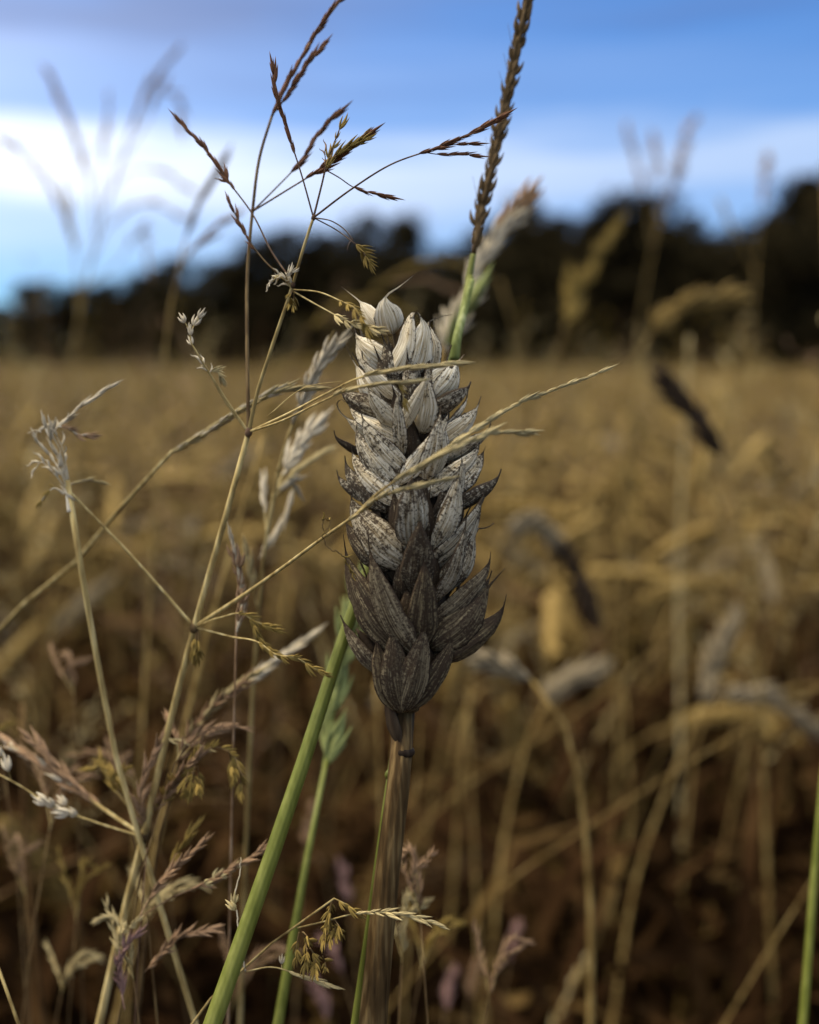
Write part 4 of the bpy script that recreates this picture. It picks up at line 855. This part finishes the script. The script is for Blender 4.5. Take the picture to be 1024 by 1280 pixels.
branch(Dg, [(338, 640, 32), (348, 615, 36), (366, 602, 38), (360, 630, 38), (346, 662, 38)], .2, .1, 'pale_straw', [(.3, 1, 11, 6, 'slim', 'pale_seed', .18)])
branch(Dg, [(334, 665, 32), (331, 640, 33), (330, 612, 34)], .2, .1, 'pale_straw', [(.4, 1, 5, 5, 'slim', 'pale_seed', .18)])
branch(Dg, [(322, 760, 38), (314, 720, 34), (310, 698, 33)], .2, .1, 'pale_straw', [(.3, 1, 6, 5, 'slim', 'straw_seed', .18)])
Eg = plant('grass_stalk', 'small bleached upright grass spike beside the middle grass joint', 'grass', [(285, 1290, 22), (290, 1000, 17), (294, 850, 14), (296, 770, 12)], .25, .16, 'mauve_seed')
branch(Eg, [(296, 790, 12), (302, 760, 12), (298, 715, 11), (290, 678, 10)], .2, .08, 'pale_seed', [(0, 1, 18, 3.6, 'slim', 'pale_seed', .2), (.1, .8, 8, 3.6, 'fat', 'mauve_seed', .2)], 'rachis')
Fg = plant('panicle_grass', 'brown feathery grass head ending in a pale blurred tip below the joint', 'grass', [(170, 1290, 46), (196, 1060, 38), (226, 940, 30)], .4, .25, 'brown_stem')
branch(Fg, [(222, 955, 30), (248, 905, 26), (275, 875, 24), (312, 848, 22)], .22, .1, 'mauve_seed', [(0, 1, 34, 4.2, 'slim', 'mauve_seed', .36), (.3, 1, 16, 4.2, 'slim', 'straw_seed', .34)], 'rachis')
branch(Fg, [(300, 862, 36), (330, 836, 40), (355, 818, 42), (382, 800, 44)], .25, .1, 'pale_straw', [(.1, 1, 14, 5.2, 'slim', 'pale_seed', .25)])
Gg = plant('panicle_grass', 'dark thin-stemmed grass with reddish feathery sprays near the bottom', 'grass', [(168, 1300, 18), (172, 1220, 16), (175, 1145, 14), (184, 1060, 16)], .2, .12, 'dark_stem')
branch(Gg, [(175, 1145, 14), (190, 1118, 13), (215, 1088, 12), (253, 1055, 11)], .12, .07, 'mauve_seed', [(.2, 1, 36, 3.4, 'slim', 'mauve_seed', .38)])
branch(Gg, [(198, 1108, 16), (225, 1062, 16), (244, 1036, 16)], .12, .07, 'mauve_seed', [(.3, 1, 12, 3.6, 'slim', 'gold_seed', .34)])
branch(Gg, [(175, 1147, 14), (215, 1122, 12), (258, 1104, 11), (300, 1080, 10), (334, 1060, 9)], .12, .07, 'mauve_seed', [(.42, 1, 34, 3.0, 'slim', 'mauve_seed', .36), (.52, .75, 5, 2.4, 'fat', 'straw_seed', .5)])
branch(Gg, [(156, 1262, 14), (151, 1235, 14), (148, 1205, 13), (158, 1182, 13), (172, 1168, 13)], .10, .07, 'purple_seed', [(.15, 1, 30, 2.9, 'slim', 'purple_seed', .42)])
branch(Gg, [(181, 1215, 16), (198, 1196, 16), (224, 1172, 15), (262, 1162, 14)], .10, .07, 'mauve_seed', [(.05, 1, 32, 3.0, 'slim', 'mauve_seed', .4)])
Hg = plant('withered_grass', 'wiry kinked straw grass with hanging golden seeds crossing the stems near the bottom', 'grass', [(225, 1300, 4), (262, 1250, 3), (306, 1215, 2), (336, 1182, 1), (372, 1160, 0), (400, 1140, -2), (418, 1123, -3)], .24, .16, 'pale_straw')
branch(Hg, [(372, 1160, 0), (405, 1152, -2), (440, 1143, -4), (480, 1141, -7), (515, 1145, -8), (546, 1156, -8)], .14, .08, 'pale_straw', [(.45, 1, 16, 3.0, 'slim', 'straw_seed', .28)])
branch(Hg, [(418, 1123, -3), (432, 1130, -4), (446, 1140, -4)], .10, .07, 'pale_straw', [(.2, 1, 5, 2.4, 'open', 'gold_seed', .5)], 'twig')
for (x, y, n_) in ((418, 1125, 3), (415, 1150, 4), (376, 1165, 3), (385, 1185, 3), (402, 1195, 2)): droop(Hg, x, y, -2, n_, 12, 2.6)
branch(Hg, [(307, 1214, 2), (302, 1190, 1), (297, 1150, 1), (294, 1120, 1), (300, 1090, 1), (301, 1072, 1)], .14, .09, 'pale_seed', [(.55, .6, 2, 2.6, 'fat', 'straw_seed', .9)], 'branch', .06)
branch(Hg, [(306, 1215, 2), (340, 1209, 2), (372, 1218, 2), (412, 1232, 2)], .11, .07, 'pale_straw', [(.5, 1, 8, 3.0, 'slim', 'straw_seed', .2)])
branch(Hg, [(352, 1210, 2), (352, 1202, 2), (351, 1196, 2)], .05, .04, 'pale_straw', [(.3, 1, 1, 1.8, 'fat', 'pale_seed', .05)], 'twig')
plant('grass_stalk', 'pale bare grass stem in the bottom left corner', 'grass', [(30, 1300, 6), (15, 1248, 6), (0, 1208, 6), (-18, 1165, 6)], .26, .2, 'pale_straw')

sprays = {'mauve_seed': 'fine reddish-brown grass spray tangled low among the near grasses', 'straw_seed': 'fine straw-coloured grass spray tangled low among the near grasses', 'gold_seed': 'fine golden grass spray tangled low among the near grasses'}
for i in range(16):
    x = random.uniform(-10, 330) if i < 12 else random.uniform(380, 640); y = random.uniform(820, 1230) if i < 12 else random.uniform(1080, 1240); dz = random.uniform(14, 75); sl = random.uniform(-70, 90); ms = ('mauve_seed', 'straw_seed', 'mauve_seed', 'gold_seed')[i % 4]; h = random.uniform(70, 130)
    g_ = plant('grass_spray', sprays[ms] if i < 12 else sprays[ms].replace('tangled low among the near grasses', 'low beside the thick brown stem'), 'grass', [(x - sl * .9, y + 260, dz), (x - sl * .45, y + h, dz), (x - sl * .2, y + h * .5, dz)], .16, .10, 'brown_stem', 'fine sprays tangled in the lower left' if i < 12 else 'fine sprays beside the thick stem')
    branch(g_, [(x - sl * .2, y + h * .5, dz), (x, y + h * .15, dz), (x + sl * .5, y - h * .15, dz + 2), (x + sl * .9, y - h * .12, dz + 3)], .12, .06, 'pale_straw', [(.15, 1, 24, 2.8, 'slim', ms, .34)])
    branch(g_, [(x - sl * .1, y + h * .4, dz), (x + sl * .25, y + h * .05, dz - 2), (x + sl * .35 + 22, y - h * .1, dz - 3)], .10, .06, 'pale_straw', [(.25, 1, 12, 2.4, 'open', ms, .4)])
    branch(g_, [(x - sl * .15, y + h * .45, dz), (x - 14, y + h * .1, dz + 2), (x - 24, y - h * .25, dz + 4)], .10, .06, 'pale_straw', [(.3, 1, 11, 2.7, 'slim', ms, .3)])
# ---- heads farther out, blurred: traced one by one
def far_head(name, label, culm, r0, seeds_list, mat='straw', cat='grass', group=None):
    g_ = plant(name, label, cat, culm, r0, r0 * .6, mat, group)
    for (pts, r_, m_, sd) in seeds_list: branch(g_, pts, r_, r_ * .6, m_, sd)
    return g_
def dd(m): return m * 1000 - 150      # absolute distance in metres -> dz
d = dd(.55)
far_head('panicle_grass', 'tall blurred panicle grass standing against the bright cloud', [(70, 700, d), (95, 420, d), (110, 340, d), (135, 250, d), (155, 195, d)], .8, [
  ([(135, 250, d), (155, 190, d), (175, 130, d), (215, 72, d)], .6, 'straw', [(.45, 1, 10, 14, 'slim', 'mauve_seed', .2)]),
  ([(150, 205, d), (185, 150, d), (205, 115, d), (222, 125, d), (226, 150, d)], .5, 'straw', [(.5, 1, 8, 12, 'slim', 'mauve_seed', .25)]),
  ([(120, 300, d), (112, 230, d), (85, 150, d), (62, 98, d)], .5, 'straw', [(.35, 1, 14, 13, 'slim', 'mauve_seed', .2)]),
  ([(125, 285, d), (128, 200, d), (135, 130, d)], .5, 'straw', [(.5, 1, 6, 12, 'slim', 'mauve_seed', .2)]),
  ([(100, 380, d), (85, 280, d), (45, 210, d), (8, 178, d)], .5, 'straw', [(.35, 1, 13, 13, 'slim', 'mauve_seed', .2)]),
  ([(98, 390, d), (92, 300, d), (80, 240, d)], .5, 'straw', [(.5, 1, 8, 12, 'slim', 'straw_seed', .25)]),
  ([(110, 340, d), (140, 280, d), (180, 255, d), (225, 268, d)], .5, 'straw', [(.4, 1, 8, 11, 'slim', 'mauve_seed', .25)]),
  ([(105, 360, d), (145, 330, d), (178, 290, d), (185, 330, d)], .5, 'straw', [(.5, 1, 8, 11, 'slim', 'mauve_seed', .3)]),
  ([(135, 245, d), (160, 215, d), (195, 212, d), (228, 230, d)], .45, 'straw', [(.5, 1, 6, 11, 'slim', 'mauve_seed', .25)])], 'straw')
d = dd(.30)
far_head('panicle_grass', 'blurred narrow grass head with dark core beside the first red spray', [(190, 700, d), (205, 450, d), (220, 345, d), (232, 300, d)], .5, [
  ([(228, 312, d), (240, 275, d), (262, 232, d), (272, 215, d)], .3, 'spike_dark', [(.15, 1, 9, 10, 'slim', 'spike_dark', .1)]),
  ([(225, 330, d), (250, 300, d), (290, 270, d)], .2, 'straw', [(.4, 1, 6, 8, 'slim', 'mauve_seed', .2)]),
  ([(222, 340, d), (245, 310, d), (262, 300, d)], .2, 'straw', [(.4, 1, 5, 7, 'slim', 'mauve_seed', .2)])])
d = dd(.75)
far_head('panicle_grass', 'faint reddish blurred panicle floating in the sky over the dome tree', [(760, 800, d), (790, 480, d), (812, 330, d), (825, 270, d)], .7, [
  ([(815, 310, d), (805, 240, d), (785, 165, d)], .5, 'straw', [(.5, 1, 7, 13, 'open', 'mauve_seed', .3)]),
  ([(825, 270, d), (845, 210, d), (865, 155, d)], .5, 'straw', [(.4, 1, 12, 13, 'open', 'mauve_seed', .4)]),
  ([(822, 290, d), (838, 240, d), (850, 215, d)], .5, 'straw', [(.4, 1, 8, 12, 'open', 'red_seed', .4)]),
  ([(820, 280, d), (822, 220, d), (818, 180, d)], .5, 'straw', [(.5, 1, 8, 12, 'open', 'mauve_seed', .3)])])
far_head('panicle_grass', 'faint blurred grass head before the notch in the trees', [(920, 800, d), (935, 480, d), (945, 330, d)], .6, [
  ([(945, 330, d), (952, 260, d), (958, 205, d)], .5, 'straw', [(.6, 1, 8, 12, 'open', 'mauve_seed', .3)]), ([(943, 340, d), (920, 290, d), (905, 262, d)], .5, 'straw', [(.6, 1, 5, 11, 'open', 'straw_seed', .3)])])
d = dd(.50)
far_head('panicle_grass', 'blurred golden grass head over the slanting stem before the big dome tree', [(560, 900, d), (600, 700, d), (672, 500, d), (730, 355, d)], .9, [
  ([(722, 372, d), (745, 320, d), (770, 285, d)], .7, 'straw', [(0, 1, 14, 13, 'open', 'gold_seed', .35)]), ([(705, 410, d), (715, 375, d), (712, 350, d)], .6, 'straw', [(.1, 1, 9, 13, 'open', 'gold_seed', .45)])], 'straw')
far_head('wheat_stalk', 'pale bowed wheat ear nodding before the dark trees', [(770, 1000, d), (780, 700, d), (790, 500, d), (800, 440, d), (815, 412, d)], .9, [
  ([(815, 412, d), (840, 390, d), (870, 378, d), (908, 374, d)], .7, 'wheat', [(0, 1, 22, 15, 'fat', 'wheat', .4)])], 'straw', 'wheat')
d = dd(.42)
far_head('wheat_stalk', 'almost black wheat ear leaning out of focus over the beige field', [(960, 1100, d), (945, 800, d), (925, 640, d), (905, 575, d)], 1.1, [
  ([(902, 570, d), (882, 540, d), (862, 512, d), (838, 486, d)], .9, 'sooty', [(0, 1, 26, 13, 'fat', 'sooty', .32)])], 'straw', 'wheat')
d = dd(.45)
far_head('wheat_stalk', 'bowed wheat ear with pale shoulder and dark hanging tip', [(560, 1200, d), (590, 850, d), (610, 720, d), (632, 662, d)], 1.2, [
  ([(632, 662, d), (662, 655, d), (690, 672, d)], .9, 'wheat_pale', [(0, 1, 14, 13, 'fat', 'wheat_pale', .35)]), ([(690, 672, d), (715, 705, d), (742, 768, d)], .9, 'sooty', [(0, 1, 18, 13, 'fat', 'sooty', .3)])], 'straw', 'wheat')
d = dd(.27)
far_head('wheat_stalk', 'pale wheat ear bowing down close behind the right of the focused ear', [(738, 1300, d), (735, 1080, d), (716, 940, d), (692, 880, d), (662, 848, d)], .9, [
  ([(662, 848, d), (635, 836, d), (600, 822, d), (556, 803, d)], .8, 'wheat_pale', [(0, 1, 26, 8, 'fat', 'wheat_pale', .36)])], 'straw', 'wheat')
d = dd(.42)
far_head('wheat_stalk', 'pale stubby blurred ear just beyond the bowing pale ear', [(610, 1250, d), (640, 1000, d), (668, 905, d), (685, 875, d)], 1.0, [
  ([(682, 880, d), (705, 855, d), (742, 838, d)], .8, 'wheat_pale', [(0, 1, 16, 12, 'fat', 'wheat_pale', .36)])], 'straw', 'wheat')
far_head('wheat_stalk', 'knobbly pale wheat ear rising slanted on a long straw stem', [(770, 1250, d), (800, 1080, d), (845, 960, d), (880, 875, d)], 1.0, [
  ([(878, 880, d), (895, 820, d), (915, 775, d)], .8, 'wheat_pale', [(0, 1, 16, 12, 'fat', 'wheat_pale', .36)])], 'straw', 'wheat')
d = dd(.5)
far_head('wheat_stalk', 'arched pale ear bending low toward the right edge', [(850, 1250, d), (862, 1000, d), (880, 900, d), (905, 868, d)], 1.0, [
  ([(905, 868, d), (945, 868, d), (980, 885, d), (1012, 908, d)], .8, 'wheat', [(0, 1, 20, 13, 'fat', 'wheat_pale', .36)])], 'straw', 'wheat')
d = dd(.33)
# long bare stalks and blades crossing the picture, each blurred to a translucent band
for (pts, dist, r_, mt_, lab) in (
    ([(600, 1290), (597, 1150), (590, 1000), (585, 850)], .40, .7, 'straw', 'straight bare straw standing to the right of the focused stem'),
    ([(470, 1280), (600, 1130), (740, 1030), (900, 930), (1040, 850)], .33, .28, 'straw', 'thin bare straw slanting up to the right across the dark bottom'),
    ([(560, 1000), (700, 905), (800, 830), (905, 740), (1000, 660)], .45, .5, 'straw', 'thin bare straw rising across the middle of the crop'),
    ([(770, 1260), (790, 1050), (860, 860), (930, 720), (1000, 560)], .55, .9, 'straw', 'long straw leaning up under the right group of grass'),
    ([(900, 1290), (960, 1190), (1010, 1110), (1060, 1040)], .30, .4, 'straw', 'thin straw leaning in the bottom right corner'),
    ([(935, 900), (950, 700), (935, 520), (925, 400)], .55, .5, 'straw', 'thin blurred straw standing before the notch of the trees'),
    ([(850, 900), (848, 700), (855, 560), (862, 420)], .60, 1.1, 'straw_seed', 'pale upright straw under the nodding ear'),
    ([(1000, 900), (975, 740), (930, 600), (880, 470)], .65, .8, 'straw', 'blurred straw leaning left over the beige field'),
    ([(940, 900), (975, 740), (1010, 610), (1040, 480)], .50, .7, 'straw', 'blurred straw leaning right by the photo edge'),
    ([(650, 800), (672, 600), (660, 480), (625, 350)], .60, .8, 'straw', 'blurred straw leaning left behind the woolly ear'),
    ([(760, 800), (735, 640), (720, 520), (716, 460)], .70, .9, 'straw', 'faint upright straw left of the black ear'),
    ([(150, 1250), (190, 1080), (238, 880), (285, 700), (330, 545)], .24, .75, 'straw', 'blurred straw running close beside the tall panicle grass stem'),
    ([(55, 1290), (40, 1150), (30, 1000), (28, 880)], .26, .9, 'wheat_brown', 'blurred brown stalk at the left bottom edge'),
    ([(-20, 1130), (60, 1090), (130, 1060), (240, 1000)], .36, .7, 'wheat_brown', 'blurred brown straw lying slanted in the lower left'),
    ([(-20, 760), (60, 690), (130, 600), (200, 520)], .45, .6, 'straw', 'blurred straw slanting up at the left edge'),
    ([(480, 1290), (478, 1100), (474, 950), (470, 850)], .30, .6, 'straw', 'pale straw standing just left of the brown stem'),
    ([(505, 1290), (515, 1100), (522, 980), (526, 900)], .30, .35, 'straw', 'thin straw hugging the right side of the brown stem'),
    ([(700, 1290), (790, 1010), (785, 930), (780, 860)], .45, .9, 'straw', 'thick blurred straw with a kink low on the right'),
    ([(400, 560), (440, 400), (500, 355), (560, 340)], .55, .5, 'brown_stem', 'brown straw arching against the trees left of the ear')):
    plant('straw_stalk', lab, 'straw', [(x, y, dd(dist)) for x, y in pts], r_, r_ * .6, mt_, 'bare straws among the grasses')
# brown drooping heads before the trees, left of the ear
for (x, y, dist, ln, sg, lab) in ((470, 380, .50, 110, -1, 'golden-brown plume drooping before the twin peaked trees'), (560, 335, .55, 130, -1, 'dark plume stretching over the ear tip before the trees'), (520, 420, .60, 110, -1, 'broad blurred plume just above the beige field by the ear'),
                            (400, 455, .70, 100, -1, 'low blurred plume at the top of the field')):
    d = dd(dist)
    far_head('panicle_grass', lab, [(x + sg * ln * 1.1, y + 420, d), (x + sg * ln * 1.05, y + 120, d), (x + sg * ln * .8, y + 35, d), (x + sg * ln * .5, y + 5, d)], .7, [
      ([(x + sg * ln * .75, y + 30, d), (x + sg * ln * .4, y, d), (x, y - 8, d), (x - sg * ln * .3, y + 6, d)], .4, 'straw', [(0, 1, 26, 11, 'slim', 'gold_seed', .3)]),
      ([(x + sg * ln * .6, y + 20, d), (x + sg * ln * .3, y + 15, d), (x - sg * ln * .05, y + 26, d)], .3, 'straw', [(.1, 1, 12, 11, 'slim', 'mauve_seed', .3)])], 'brown_stem', group='blurred plumes before the trees')
# purple-flowered grass tops low down
for (x, y, dist, lab) in ((432, 1105, .30, 'small mauve grass flower left of the brown stem'), (385, 1035, .30, 'pinkish grass flower between the green stalks'), (420, 1195, .28, 'mauve grass flower among the hanging golden seeds'), (402, 1252, .27, 'pale lilac grass flower at the bottom between the green stalks'), (590, 1225, .34, 'pink grass flower low right of the brown stem'), (560, 1240, .3, 'dull mauve grass tuft at the bottom right of the stem'), (640, 1180, .36, 'brownish mauve grass tuft in the dark lower right')):
    d = dd(dist); sl = random.uniform(-25, 25)
    far_head('flowering_grass', lab, [(x + sl * 2, y + 200, d), (x + sl, y + 70, d), (x + sl * .3, y + 20, d)], .35, [
      ([(x + sl * .3, y + 22, d), (x, y, d), (x - sl * .6, y - 22, d)], .25, 'purple_seed', [(0, 1, 14, 4.2, 'open', 'purple_seed' if 'l' in lab[:9] or 'mauve' in lab else 'mauve_seed', .5)])], 'brown_stem', group='mauve grass flowers in the shade')
